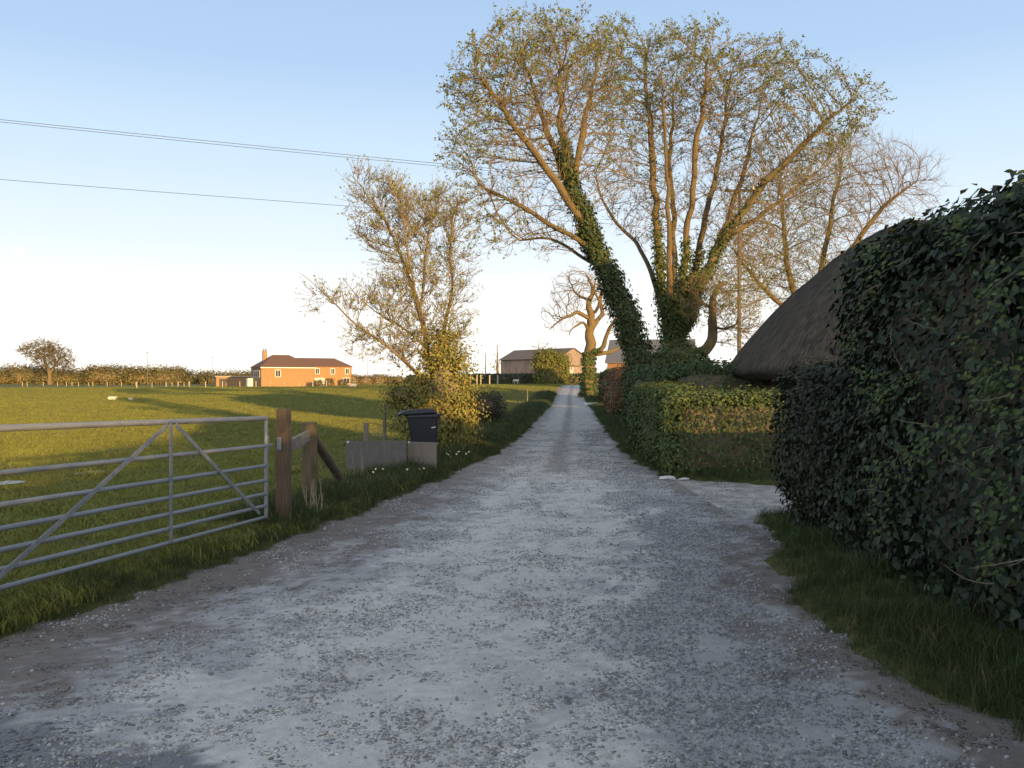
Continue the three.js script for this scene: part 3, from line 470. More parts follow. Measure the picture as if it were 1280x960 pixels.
hedge('garden_hedge', 'low clipped garden hedge with sunlit yellow-green top at the far side of the drive', 'hedge', [H(2.5, 4.9, 1.42, 14.3, 15.3, 7), H(2.55, 3.4, 1.5, 14.8, 19.5, 6)], { n: 46000, size: 0.056, pal: PRIVET, seed: 6, shell: 0.24, core: 0.6, rough: 0.09 });
hedge('back_hedge', 'taller flat-topped dark green hedge behind the low clipped hedge', 'hedge', [H(3.4, 7.2, 2.05, 20, 21.4, 6), H(3.3, 4.4, 1.95, 20.5, 27, 5)], { n: 24000, shell: 0.3, core: 0.66, size: 0.075, pal: [[0.04, 0.07, 0.02], [0.055, 0.085, 0.02]], seed: 7, rough: 0.1 });
hedge('ivy_thicket', 'rounded ivy thicket round the foot of the broad tree', 'bush', [[5.9, 1.4, -31, 1.3, 1.6, 1.2], [7.3, 1.2, -31.3, 1.2, 1.1, 1.1], [4.9, 1.1, -30, 0.8, 1.2, 1]], { n: 13000, size: 0.1, pal: PRIVET, geo: ivyLeaf, seed: 8 });
hedge('lane_hedge', 'dark trimmed hedge running along the lane below the bare oak', 'hedge', [H(5.0, 6.4, 1.95, 35, 47, 5), H(6.5, 8.3, 2.4, 50, 68, 5)], { n: 22000, size: 0.13, pal: [[0.045, 0.07, 0.02], [0.06, 0.08, 0.02]], seed: 9, rough: 0.16 });
hedge('copper_bush', 'rounded copper-red bush in the hedge along the lane', 'bush', [[5.0, 1.05, -39, 0.95, 1.15, 1.4, 2.6]], { n: 6500, size: 0.1, pal: [[0.26, 0.11, 0.04], [0.15, 0.09, 0.035], [0.12, 0.1, 0.03]], seed: 10 });
hedge('golden_bush', 'dense golden-leaved bush round the slender tree behind the wheelie bin', 'bush', [[-1.42, 1.3, -18.7, 0.72, 1.2, 0.7], [-1.6, 0.75, -18.6, 0.9, 0.8, 0.75], [-1.5, 2.2, -18.9, 0.4, 0.6, 0.4], [-2.3, 1.3, -18.6, 0.45, 0.4, 0.4]], { n: 19000, size: 0.062, pal: [[0.23, 0.21, 0.04], [0.26, 0.2, 0.045], [0.17, 0.18, 0.035]], seed: 11, fuzz: 0.2, shell: 0.45, core: 0.55, rough: 0.2, freq: 2 });
hedge('dark_bush', 'small dark leafless-looking bush on the field edge past the golden bush', 'bush', [[-0.9, 0.75, -29, 0.75, 0.62, 0.6]], { n: 3500, size: 0.06, pal: [[0.03, 0.035, 0.02], [0.05, 0.045, 0.03]], seed: 12, shell: 0.3, core: 0.6, rough: 0.2, freq: 2 });
hedge('barn_hedge', 'long low dark hedge in front of the corrugated barn', 'hedge', [H(-6.5, 13.5, 2.4, 113, 115, 8, 0.2), H(-14, -6, 2.3, 115, 117, 6, 0.2)], { n: 15000, size: 0.24, pal: [[0.035, 0.055, 0.02], [0.045, 0.06, 0.02]], seed: 13 });
hedge('yellow_bush', 'tall yellow-green bush standing in front of the corrugated barn', 'bush', [[5.0, 2.7, -111, 2.2, 2.6, 1.6, 2.2], [4.4, 4.0, -111, 1.6, 1.5, 1.3], [5.9, 3.6, -111, 1.2, 1.2, 1.2]], { fuzz: 0.5, n: 8000, size: 0.24, pal: [[0.16, 0.16, 0.025], [0.12, 0.13, 0.025]], seed: 14, shell: 0.5, rough: 0.3 });

// flowers: tufts of strap leaves with heads
function flowers(label, x, d, heads, leafTone, headTone, h = 0.3, spread = 0.25, seed = 1) {
  const t = thing('flower_clump', label, 'flowers', [x, groundY(x, d), -d]), r = rng(seed + 500);
  const lm = tuft(seed + 60, 46, h, spread, 0.008); part(t, 'leaves', lm, std(col(...leafTone), 0.6));
  const petal = leafGeo([[0.05, 0], [0.26, 0.5], [0, 1]], 0.3), hm = std(col(...headTone), 0.6), sm = std(col(0.07, 0.11, 0.03), 0.7);
  for (let k = 0; k < heads; k++) { const a = r() * 6.3, q = spread * Math.sqrt(r()) * 1.1, p = V(Math.cos(a) * q, h * (0.75 + 0.35 * r()), Math.sin(a) * q), gs = [rod(V(p.x * 0.8, 0, p.z * 0.8), p, 0.003, 0.003, 4).toNonIndexed()]; gs.forEach((g) => part(t, 'stem', g, sm)); const ps = []; for (let i = 0; i < 6; i++) ps.push(petal.clone().scale(0.024, 0.024, 0.024).rotateX(0.9).rotateY(i * 1.047)); const hd = part(t, 'flower', mergeGeometries(ps), hm); hd.position.copy(p); hd.rotation.set(0.9 * r(), r() * 6, 0.4); }
  return t;
}
flowers('clump of long yellow-green strap leaves in front of the golden bush', -1.05, 17.3, 3, [0.17, 0.17, 0.03], [0.75, 0.5, 0.3], 0.8, 0.42, 1);
flowers('white and yellow flowers in the grass in front of the plywood boards', -1.75, 13.2, 6, [0.07, 0.11, 0.02], [0.8, 0.78, 0.45], 0.2, 0.4, 2);
flowers('white flowers in the grass beside the foot of the wheelie bin', -1.0, 15.9, 9, [0.08, 0.12, 0.025], [0.85, 0.85, 0.6], 0.25, 0.28, 3);
flowers('white flowers on the verge below the copper bush', 4.35, 36, 13, [0.07, 0.11, 0.02], [0.85, 0.85, 0.8], 0.35, 0.5, 4);
flowers('pale leafy flower clump on the verge beside the garden hedge', 3.25, 24, 7, [0.1, 0.15, 0.03], [0.7, 0.7, 0.5], 0.42, 0.5, 5);

// ---------- gate and fence ----------
const steelMap = dataTex(256, 256, (i, j, c) => { const u = i / 256, v = j / 256, t = 0.5 * lb(u, v) + 0.5 * lc(u, v); c[0] = enc(lerp(0.2, 0.4, t)); c[1] = enc(lerp(0.21, 0.41, t)); c[2] = enc(lerp(0.22, 0.43, t)); });
const steel = std(col(1, 1, 1), 0.55, { map: steelMap, metalness: 0.35 });
const woodTex = (c0, c1, seed) => { const a = lattice(12, seed), b = lattice(90, seed + 1); return dataTex(256, 512, (i, j, c) => { const u = i / 256, v = j / 512, w = b(u + 0.04 * a(u, v), v * 0.06), t = clamp(0.65 * w + 0.45 * a(u, v) - 0.05); for (let k = 0; k < 3; k++) c[k] = enc(lerp(c0[k], c1[k], t)); }); };
const brownWood = std(col(1, 1, 1), 0.9, { map: woodTex([0.06, 0.043, 0.028], [0.21, 0.145, 0.09], 200) }), mossWood = std(col(1, 1, 1), 0.95, { map: woodTex([0.08, 0.07, 0.035], [0.23, 0.17, 0.1], 210) }), greyWood = std(col(1, 1, 1), 0.95, { map: woodTex([0.13, 0.11, 0.09], [0.33, 0.28, 0.22], 220) });
{
  const A = V(-2.66, 0, -9.62), B = V(-3.49, 0, -5.7), len = A.distanceTo(B), g = thing('field_gate', 'galvanised steel field gate with seven rails closing the pasture', 'gate', [A.x, 0, A.z], Math.atan2(-(B.z - A.z), B.x - A.x));
  const drop = 0.095;                                                  // the gate sags towards its latch post
  const yl = (u, h) => 0.11 + h + drop * u / len;                      // u runs from the latch post, h above the bottom rail
  const hs = [0, 0.125, 0.255, 0.4, 0.56, 0.775, 1.075];
  hs.forEach((h, k) => part(g, 'rail', rod(V(0.06, yl(0, h), 0), V(len, yl(len, h), 0), k === 6 ? 0.024 : 0.019, undefined, 12), steel));
  part(g, 'stile', rod(V(0.06, yl(0, -0.02), 0), V(0.06, yl(0, 1.1), 0), 0.021), steel); part(g, 'stile', rod(V(len, yl(len, -0.02), 0), V(len, yl(len, 1.1), 0), 0.021), steel);
  const flat = (a, b) => { const l = a.distanceTo(b), q = chamferBox(0.04, l, 0.008, 0.002); q.translate(0, l / 2, 0); q.applyQuaternion(new THREE.Quaternion().setFromUnitVectors(UP, b.clone().sub(a).normalize())); return q.translate(a.x, a.y, a.z); };
  const u0 = 1.86, z = -0.024;
  part(g, 'brace', flat(V(u0, yl(u0, 0), z), V(u0, yl(u0, 1.06), z)), steel); part(g, 'brace', flat(V(0.25, yl(0.25, 0.06), z), V(u0 - 0.06, yl(u0, 1.05), z - 0.009)), steel); part(g, 'brace', flat(V(len - 0.15, yl(len, 0.06), z), V(u0 + 0.06, yl(u0, 1.05), z - 0.009)), steel);
  part(g, 'latch', mergeGeometries([box(0.12, 0.03, 0.02, 0, yl(0, 0.78), -0.01), box(0.02, 0.16, 0.03, 0.03, yl(0, 0.8), 0)]), steel);
}
function woodPost(parent, w, h, x, z, mat, round) {
  const g = round ? new THREE.CylinderGeometry(w / 2 * 0.96, w / 2, h + 0.4, 16, 6) : new THREE.BoxGeometry(w, h + 0.4, w, 3, 8, 3), p = g.attributes.position;
  for (let i = 0; i < p.count; i++) { const a = V().fromBufferAttribute(p, i), k = 0.008; p.setXYZ(i, a.x + k * n3(a.x * 9 + x, a.y * 4, a.z * 9), a.y + (a.y > h / 2 ? 0.012 * n3(a.x * 14, 3, a.z * 14 + z) : 0), a.z + k * n3(a.z * 9, a.y * 4 + 7, a.x * 9)); }
  g.computeVertexNormals(); const m = part(parent, 'post', g, mat); m.position.set(x, h / 2 - 0.2, z); return m;
}
{
  const t = thing('gate_post', 'square reddish-brown timber post at the latch end of the gate', 'post', [-2.53, groundY(-2.53, 9.75), -9.75], -0.15); woodPost(t, 0.13, 1.24, 0, 0, brownWood); part(t, 'latch_plate', chamferBox(0.05, 0.14, 0.012, 0.003).translate(-0.02, 0.86, 0.076), steel);
  const h = thing('hinge_post', 'square timber post carrying the hinges of the steel gate', 'post', [-3.6, groundY(-3.6, 5.45), -5.45], 0.1); woodPost(h, 0.15, 1.4, 0, 0, brownWood); for (const y of [0.35, 1.2]) part(h, 'hinge', rod(V(0, y, 0), V(0.09, y, -0.2), 0.014), steel);
  const f = thing('wire_fence', 'timber and wire fence running on from the gate post behind the boards', 'fence');
  const wp = [[-2.6, 11.3], [-2.42, 14.6], [-2.75, 19], [-2.1, 25], [-1.2, 31], [-0.4, 40], [0.3, 48], [1.0, 57]];
  wp.forEach(([x, d], i) => { const m = woodPost(f, i ? 0.075 : 0.2, i === 1 ? 0.8 : i ? 1.0 : 0.98, x, -d, i === 0 ? mossWood : greyWood, i === 0 || i > 1); m.position.y += groundY(x, d); });
  const rail = chamferBox(0.05, 0.14, 1.42, 0.006); const rm = part(f, 'rail', rail, greyWood); rm.position.set(-2.57, 0.86, -10.52); rm.rotation.y = 0.04; rm.rotation.x = 0.04;
  part(f, 'strut', rod(V(-2.58, 0.85, -11.42), V(-2.55, -0.05, -13.5), 0.065, 0.06, 12), brownWood);
  const wire = std(col(0.2, 0.2, 0.2), 0.6, { metalness: 0.4 });
  for (const h of [0.08, 0.2, 0.32, 0.46, 0.62, 0.8]) { const T = new Tubes(), pts = [], n = wp.length; wp.forEach(([x, d], i) => { const y = groundY(x, d) + Math.min(h, i === 1 ? 0.76 : 9); pts.push(V(x + 0.045, y, -d)); if (i < n - 1) { const [x2, d2] = wp[i + 1]; pts.push(V((x + x2) / 2 + 0.045, groundY((x + x2) / 2, (d + d2) / 2) + h - 0.015, -(d + d2) / 2)); } }); T.run(pts, pts.map(() => 0.0016), 4); part(f, 'wire', T.geo(), wire); }
  const gs = []; for (let d = 11.4; d < 30; d += 0.15) { const x = pl(wp.map(([a, b]) => [b, a]), d) + 0.045, y = groundY(x, d); gs.push(rod(V(x, y + 0.04, -d), V(x, y + 0.62, -d), 0.0012, 0.0012, 4)); } part(f, 'netting', mergeGeometries(gs), wire, { kind: 'stuff' });
}

// ---------- wheelie bin and boards ----------
function ringLoft(secs) {   // rounded rectangles [y, half x, half z, corner, shift x]
  const pos = [], idx = [], n = 24; secs.forEach(([y, hx, hz, c, sx = 0]) => { for (let k = 0; k < n; k++) { const q = Math.floor(k / 6), a = (q + (k % 6) / 5) * Math.PI / 2, cx = [1, -1, -1, 1][q] * (hx - c), cz = [1, 1, -1, -1][q] * (hz - c); pos.push(cx + Math.cos(a) * c + sx, y, cz + Math.sin(a) * c); } });
  for (let s = 0; s < secs.length - 1; s++) for (let k = 0; k < n; k++) { const a = s * n + k, b = s * n + (k + 1) % n; idx.push(a, a + n, b, b, a + n, b + n); }
  for (const [s, f] of [[0, 1], [secs.length - 1, 0]]) for (let k = 1; k < n - 1; k++) f ? idx.push(s * n, s * n + k, s * n + k + 1) : idx.push(s * n, s * n + k + 1, s * n + k);
  return geom(pos, idx);
}
const binMat = std(col(0.022, 0.025, 0.034), 0.42), rubber = std(col(0.02, 0.02, 0.02), 0.8);
{
  const b = thing('wheelie_bin', 'black plastic wheelie bin with closed lid standing behind the plywood boards', 'bin', [-1.63, groundY(-1.63, 16), -16], 0.12); b.scale.set(0.96, 0.9, 0.96);
  part(b, 'body', ringLoft([[0.02, 0.2, 0.19, 0.04, 0.05], [0.06, 0.215, 0.2, 0.05, 0.05], [0.9, 0.285, 0.26, 0.05, 0.0], [0.91, 0.31, 0.275, 0.05, 0.0], [0.98, 0.315, 0.28, 0.05, 0.0]]), binMat);
  const lid = part(b, 'lid', ringLoft([[0.985, 0.35, 0.3, 0.06, -0.03], [1.02, 0.355, 0.305, 0.06, -0.03], [1.05, 0.325, 0.28, 0.08, -0.02], [1.075, 0.24, 0.2, 0.08, 0.0], [1.085, 0.12, 0.1, 0.05, 0.0]]), binMat); lid.rotation.z = 0.05; part(lid, 'lip', chamferBox(0.07, 0.03, 0.4, 0.008).translate(-0.4, 0.985, 0), binMat);
  part(b, 'handle', mergeGeometries([rod(V(0.37, 0.97, -0.24), V(0.37, 0.97, 0.24), 0.015), rod(V(0.29, 0.95, -0.22), V(0.37, 0.97, -0.22), 0.014), rod(V(0.29, 0.95, 0.22), V(0.37, 0.97, 0.22), 0.014)]), binMat);
  for (const s of [-1, 1]) { const w = part(b, 'wheel', new THREE.TorusGeometry(0.075, 0.025, 8, 20), rubber); w.position.set(0.24, 0.1, s * 0.24); part(w, 'hub', new THREE.CylinderGeometry(0.06, 0.06, 0.03, 16).rotateX(Math.PI / 2), binMat); }
  part(b, 'axle', rod(V(0.24, 0.1, -0.24), V(0.24, 0.1, 0.24), 0.012), steel);
  part(b, 'sticker', chamferBox(0.08, 0.02, 0.004, 0.001).rotateZ(0.2).translate(0.2, 0.72, 0.258), std(col(0.75, 0.75, 0.75), 0.6));
  const ply = (c0, c1, s) => std(col(1, 1, 1), 0.95, { map: woodTex(c0, c1, s) });
  const dk = thing('plywood_board', 'weathered dark grey plywood board on edge in the grass', 'board', [-2.22, groundY(-2.2, 14.4), -14.4], 0.06);
  part(dk, 'panel', chamferBox(0.98, 0.56, 0.018, 0.003).translate(0, 0.26, 0), ply([0.14, 0.13, 0.12], [0.21, 0.19, 0.175], 230)); part(dk, 'cap', new THREE.SphereGeometry(0.022, 10, 8).scale(1, 1, 0.6).translate(-0.46, 0.52, 0.016), std(col(0.7, 0.7, 0.7), 0.6));
  const lt = thing('plywood_board', 'lighter brown plywood board set at an angle beside the dark board', 'board', [-1.49, groundY(-1.5, 14.5), -14.62], -0.42);
  part(lt, 'panel', chamferBox(0.54, 0.56, 0.018, 0.003).translate(0, 0.22, 0), ply([0.2, 0.17, 0.14], [0.31, 0.26, 0.21], 240)); part(lt, 'cap', new THREE.SphereGeometry(0.022, 10, 8).scale(1, 1, 0.6).translate(-0.25, 0.485, 0.014), std(col(0.7, 0.7, 0.7), 0.6));
}
// dry stalks
for (const [x, d, h, s, l] of [[-2.35, 13.6, 0.5, 1, 'pale dry plant stalk in front of the dark board'], [-2.35, 10.4, 0.42, 2, 'tuft of pale dry stalks by the foot of the mossy fence post']]) {
  const t = thing('dry_stalks', l, 'dead stalks', [x, groundY(x, d), -d]), r = rng(s + 700), gs = []; for (let k = 0; k < (s === 1 ? 3 : 14); k++) { const a = V((r() - 0.5) * 0.2, 0, (r() - 0.5) * 0.2); gs.push(rod(a, a.clone().add(V((r() - 0.5) * 0.16, h * (0.5 + 0.5 * r()), (r() - 0.5) * 0.16)), 0.006, 0.002, 5)); } part(t, 'stalks', mergeGeometries(gs), std(col(0.42, 0.34, 0.22), 0.9));
}

// ---------- thatched building ----------
{
  const x0 = 5.05, x1 = 14.5, d0 = 16.6, d1 = 22.6, t = thing('thatched_barn', 'low building with a steep rounded dark thatched roof behind the tall hedge', 'building', [x0, 0, -d0]);
  const W = x1 - x0, D = d1 - d0, eave = 1.72, ridge = 5.1, pos = [], idx = [], uv = [], nu = 96, nv = 26;
  for (let j = 0; j <= nv; j++) for (let i = 0; i < nu; i++) {                  // rings from the eave up to the ridge line
    const f = j / nv, a = i / nu * 2 * Math.PI, c = Math.cos(a), s = Math.sin(a), e = 5, k = 1 / Math.pow(Math.abs(c) ** e + Math.abs(s) ** e, 1 / e);
    const g = Math.pow(f, 1.12), inX = lerp(W / 2, W / 2 - 3.7, g), inZ = lerp(D / 2, 0.12, g);
    const y = eave + (ridge - eave) * (1 - Math.pow(1 - f, 1.4)) + 0.03 * n3(c * 3, f * 5, s * 3), x = W / 2 + c * k * inX, z = -D / 2 + s * k * inZ;
    pos.push(x, y + 0.02 * n3(x * 2, y * 2, z * 2), z); uv.push(a * 3.5, f * 4);
  }
  for (let j = 0; j < nv; j++) for (let i = 0; i < nu; i++) { const a = j * nu + i, b = j * nu + (i + 1) % nu; idx.push(a, a + nu, b, b, a + nu, b + nu); }
  const o = pos.length / 3; for (let i = 0; i < nu; i++) { const a = i / nu * 2 * Math.PI, c = Math.cos(a), s = Math.sin(a), k = 1 / Math.pow(Math.abs(c) ** 5 + Math.abs(s) ** 5, 0.2); pos.push(W / 2 + c * k * (W / 2 - 0.35), eave - 0.12, -D / 2 + s * k * (D / 2 - 0.35)); uv.push(a * 3.5, -0.3); }
  for (let i = 0; i < nu; i++) { const a = o + i, b = o + (i + 1) % nu, c = i, d = (i + 1) % nu; idx.push(a, c, b, b, c, d); }
  const ta = lattice(200, 301), tb = lattice(24, 302), thatch = dataTex(1024, 1024, (i, j, c) => { const u = i / 1024, v = j / 1024, q = clamp(0.6 * ta(u, v * 0.12) + 0.5 * tb(u, v * 0.6)); c[0] = enc(lerp(0.028, 0.16, q)); c[1] = enc(lerp(0.022, 0.128, q)); c[2] = enc(lerp(0.016, 0.095, q)); }), tbump = dataTex(1024, 1024, (i, j, c) => { const u = i / 1024, v = j / 1024; c[0] = c[1] = c[2] = 0.7 * ta(u, v * 0.12) + 0.3 * tb(u, v); }, false);
  const tm = std(col(1, 1, 1), 1, { map: thatch, bumpMap: tbump, bumpScale: 0.08 }); thatch.repeat.set(0.5, 0.5); tbump.repeat.set(0.5, 0.5);
  part(t, 'thatch_roof', geom(pos, idx, uv), tm);
  part(t, 'ridge', new THREE.CapsuleGeometry(0.12, W - 7.4, 6, 20).rotateZ(Math.PI / 2).scale(1, 0.7, 1).translate(W / 2, ridge - 0.02, -D / 2), std(col(0.2, 0.12, 0.075), 1, { bumpMap: tbump, bumpScale: 0.03 }));
  const plaster = std(col(0.3, 0.28, 0.25), 0.95); part(t, 'wall', box(0.2, 2.0, D - 1.2, 3.0, 1.0, -D / 2), plaster); part(t, 'wall', box(W - 3.4, 2.0, 0.2, W / 2 + 1.3, 1.0, -D + 0.7), plaster); part(t, 'wall', box(W - 3.5, 2.0, 0.2, W / 2 + 1.35, 1.0, -0.7), plaster);
  for (const [x, z] of [[0.6, -0.7], [0.6, -D + 0.7], [1.9, -0.7]]) part(t, 'post', chamferBox(0.16, 1.85, 0.16, 0.01).translate(x, 0.925, z), std(col(0.5, 0.5, 0.48), 0.9));
}
// unseen house added behind the tall hedge to throw shade on the thatch
{
  const t = thing('added_shade_house', 'unseen rendered house with tiled gable roof added to shade the thatch', 'house', [14.5, 0, 2]);
  part(t, 'wall', box(6, 5, 11.5, 3, 2.5, -5.25), std(col(0.55, 0.5, 0.43), 0.95)); const s = new THREE.Shape(); s.moveTo(-0.4, 5.0); s.lineTo(3, 8.2); s.lineTo(6.4, 5.0); s.closePath(); part(t, 'roof', new THREE.ExtrudeGeometry(s, { depth: 12, bevelEnabled: false }).translate(0, 0.003, -11.25), std(col(0.2, 0.09, 0.06), 0.9));
}

// ---------- brick house ----------
const brickMap = (() => { const a = lattice(40, 400), b = lattice(160, 401); return dataTex(512, 512, (i, j, c) => { const u = i / 512, v = j / 512, t = 0.6 * b(u, v) + 0.4 * a(u, v), m = (j % 16 < 2 || (i + (Math.floor(j / 16) % 2) * 24) % 48 < 2) ? 0.35 : 0; c[0] = enc(lerp(lerp(0.27, 0.46, t), 0.42, m)); c[1] = enc(lerp(lerp(0.155, 0.27, t), 0.36, m)); c[2] = enc(lerp(lerp(0.075, 0.12, t), 0.27, m)); }); })();
const brick = std(col(1, 1, 1), 0.95, { map: brickMap }), tile = std(col(0.155, 0.088, 0.062), 0.9), white = std(col(0.75, 0.74, 0.7), 0.6), glass = std(col(0.03, 0.035, 0.045), 0.08);
function poly(faces) { const pos = [], idx = []; for (const f of faces) { const o = pos.length / 3; f.forEach((p) => pos.push(...p)); for (let k = 1; k < f.length - 1; k++) idx.push(o, o + k, o + k + 1); } return geom(pos, idx); }
function hip(x0, x1, z0, z1, y0, y1, inset0, inset1, over = 0.35) { const a = x0 - over, b = x1 + over, c = z0 + over, e = z1 - over, m = (z0 + z1) / 2, p = a + inset0, q = b - inset1; return poly([[[a, y0, c], [b, y0, c], [q, y1, m], [p, y1, m]], [[b, y0, e], [a, y0, e], [p, y1, m], [q, y1, m]], [[a, y0, e], [a, y0, c], [p, y1, m]], [[b, y0, c], [b, y0, e], [q, y1, m]], [[a, y0, e], [b, y0, e], [b, y0, c], [a, y0, c]]]); }
function windowAt(parent, x, y, z, w, h, ry = 0, bars = true, frameMat = white) {
  const g = part(parent, 'window', chamferBox(w + 0.2, h + 0.2, 0.1, 0.01), frameMat); g.position.set(x, y, z); g.rotation.y = ry;
  const n = bars ? 2 : 1; for (let k = 0; k < n; k++) part(g, 'pane', box(w / n - 0.08, h - 0.06, 0.02, (k - (n - 1) / 2) * w / n, 0, 0.055), glass); return g;
}
{
  const h = thing('brick_house', 'long red-brick house with hipped tiled roofs beyond the pasture', 'house', [-57, base(-57, 200) - 0.1, -200], Math.PI / 6);
  part(h, 'wall', box(12.4, 4.7, 9.5, 6.2, 2.35, -4.75), brick); part(h, 'roof', hip(0, 12.4, 0, -9.5, 4.7, 7.7, 4.2, 5), tile);
  const wing = part(h, 'wing', box(10.4, 5.0, 7, 17.4, 2.5, -6.5), brick); part(h, 'wing_roof', hip(10, 22.6, -3, -10, 5.0, 7.1, 0.2, 3.5, 0.3), tile);
  part(h, 'fascia', box(12.9, 0.22, 0.05, 6.2, 4.62, 0.33), white);
  const ch = part(h, 'chimney', box(1.0, 2.4, 0.8, 2.4, 7.4, -6.2), brick); for (const dx of [-0.25, 0.25]) part(ch, 'chimney_pot', new THREE.CylinderGeometry(0.13, 0.16, 0.5, 10).translate(2.4 + dx, 8.85, -6.2), tile);
  windowAt(h, 3.8, 3.3, 0.03, 1.1, 1.5); windowAt(h, 14.0, 3.9, -2.97, 0.9, 1.3); windowAt(h, 17.8, 3.9, -2.97, 0.9, 1.3); windowAt(h, 21.4, 3.9, -2.97, 0.9, 1.3); windowAt(h, 21.2, 1.6, -2.97, 1.5, 1.3);
  part(h, 'garage_door', chamferBox(2.8, 2.1, 0.08, 0.01).translate(14.3, 1.25, -2.95), white);
  for (const z of [-1.8, -3.6, -5.4, -7.4]) windowAt(h, -0.03, 3.2, z, 1.1, 1.4, -Math.PI / 2); part(h, 'porch', box(1.2, 2.2, 1.6, -0.6, 1.1, -8.5), white);
  const o = thing('outbuilding', 'low brick outbuilding with flat pale roof left of the brick house', 'shed', [-78, base(-78, 232), -232], 0.45);
  part(o, 'wall', box(9, 2.6, 4, 4.5, 1.3, -2), brick); part(o, 'roof', box(9.6, 0.25, 4.6, 4.5, 2.73, -2), std(col(0.45, 0.4, 0.34), 0.9)); part(o, 'door', box(1.6, 2.1, 0.06, 1.6, 1.05, 0.04), std(col(0.08, 0.07, 0.06), 0.8));
}
// ---------- corrugated barn ----------
{
  const gy = base(6.6, 125), b = thing('corrugated_barn', 'rusty corrugated iron barn with a low gable at the top of the lane', 'barn', [6.6, gy - 0.1, -125], 0.6435);
  const w = 5.5, l = 13.9, e = 3.9, rg = 5.3, corr = (len, h, f) => { const pos = [], idx = [], n = Math.round(len / 0.12); for (let i = 0; i <= n; i++) { const x = i / n * len, z = (i % 2) * 0.045, top = h(x); pos.push(x, 0, z, x, top, z); if (i < n) idx.push(2 * i, 2 * i + 2, 2 * i + 3, 2 * i, 2 * i + 3, 2 * i + 1); } return geom(pos, idx); };
  const ra = lattice(10, 500), rb = lattice(60, 501), rustMap = dataTex(256, 256, (i, j, c) => { const u = i / 256, v = j / 256, t = clamp(0.6 * ra(u, v * 0.4) + 0.5 * rb(u, v * 0.2)); c[0] = enc(lerp(0.17, 0.36, t)); c[1] = enc(lerp(0.14, 0.27, t)); c[2] = enc(lerp(0.13, 0.22, t)); }), rust = std(col(1, 1, 1), 0.85, { map: rustMap });
  const withUV = (g) => { const p = g.attributes.position, u = []; for (let i = 0; i < p.count; i++) u.push((p.getX(i) + p.getZ(i)) * 0.12, p.getY(i) * 0.2); g.setAttribute('uv', new THREE.Float32BufferAttribute(u, 2)); return g; };
  const top = (x) => e + (rg - e) * (1 - Math.abs(x - w / 2) / (w / 2));
  part(b, 'gable_wall', withUV(corr(w, top)), rust); part(b, 'gable_wall', withUV(corr(w, top).translate(0, 0, -l)), rust);
  part(b, 'side_wall', withUV(corr(l, () => e).rotateY(-Math.PI / 2).translate(0, 0, -l)), rust); part(b, 'side_wall', withUV(corr(l, () => e).rotateY(-Math.PI / 2).translate(w, 0, -l)), rust);
  const slope = Math.hypot(w / 2, rg - e), ang = Math.atan2(rg - e, w / 2), rf = std(col(0.17, 0.13, 0.11), 0.9);
  for (const s of [1, -1]) { const g = box(slope + 0.35, 0.06, l + 0.5, 0, 0.06, -l / 2).rotateZ(s * ang).translate(w / 2 - s * (w / 4 + 0.1), (e + rg) / 2 - 0.02, 0); part(b, 'roof', g, rf); }
  const dr = part(b, 'door', chamferBox(2.4, 2.7, 0.08, 0.01).translate(1.5, 1.35, 0.1), std(col(0.55, 0.5, 0.46), 0.8)); part(dr, 'door_track', box(4.2, 0.12, 0.1, 2.0, 2.82, 0.12), std(col(0.1, 0.07, 0.05), 0.8));
  part(b, 'low_wall', box(2.4, 0.9, 0.12, 3.95, 0.45, 0.12), std(col(0.6, 0.57, 0.52), 0.9));
}
{ // cottage seen between the oak and the ivy tree
  const c = thing('slate_cottage', 'cottage with grey slate roof glimpsed between the oak and the leaning tree', 'house', [9.2, base(9, 85) - 0.1, -85], -0.25);
  part(c, 'wall', box(8, 2.7, 6, 4, 1.35, -3), std(col(0.3, 0.16, 0.1), 0.95)); const s = new THREE.Shape(); s.moveTo(-0.3, 2.7); s.lineTo(-0.3, 2.8); s.lineTo(3, 5.1); s.lineTo(6.3, 2.8); s.lineTo(6.3, 2.7); s.closePath();
  part(c, 'roof', new THREE.ExtrudeGeometry(s, { depth: 8.4, bevelEnabled: false }).rotateY(Math.PI / 2).translate(-0.2, 0.003, 0), std(col(0.13, 0.135, 0.15), 0.7)); windowAt(c, 1.4, 1.6, 0.04, 1, 1); part(c, 'chimney', box(0.6, 1.1, 0.6, 1, 5.2, -3), brick);
}

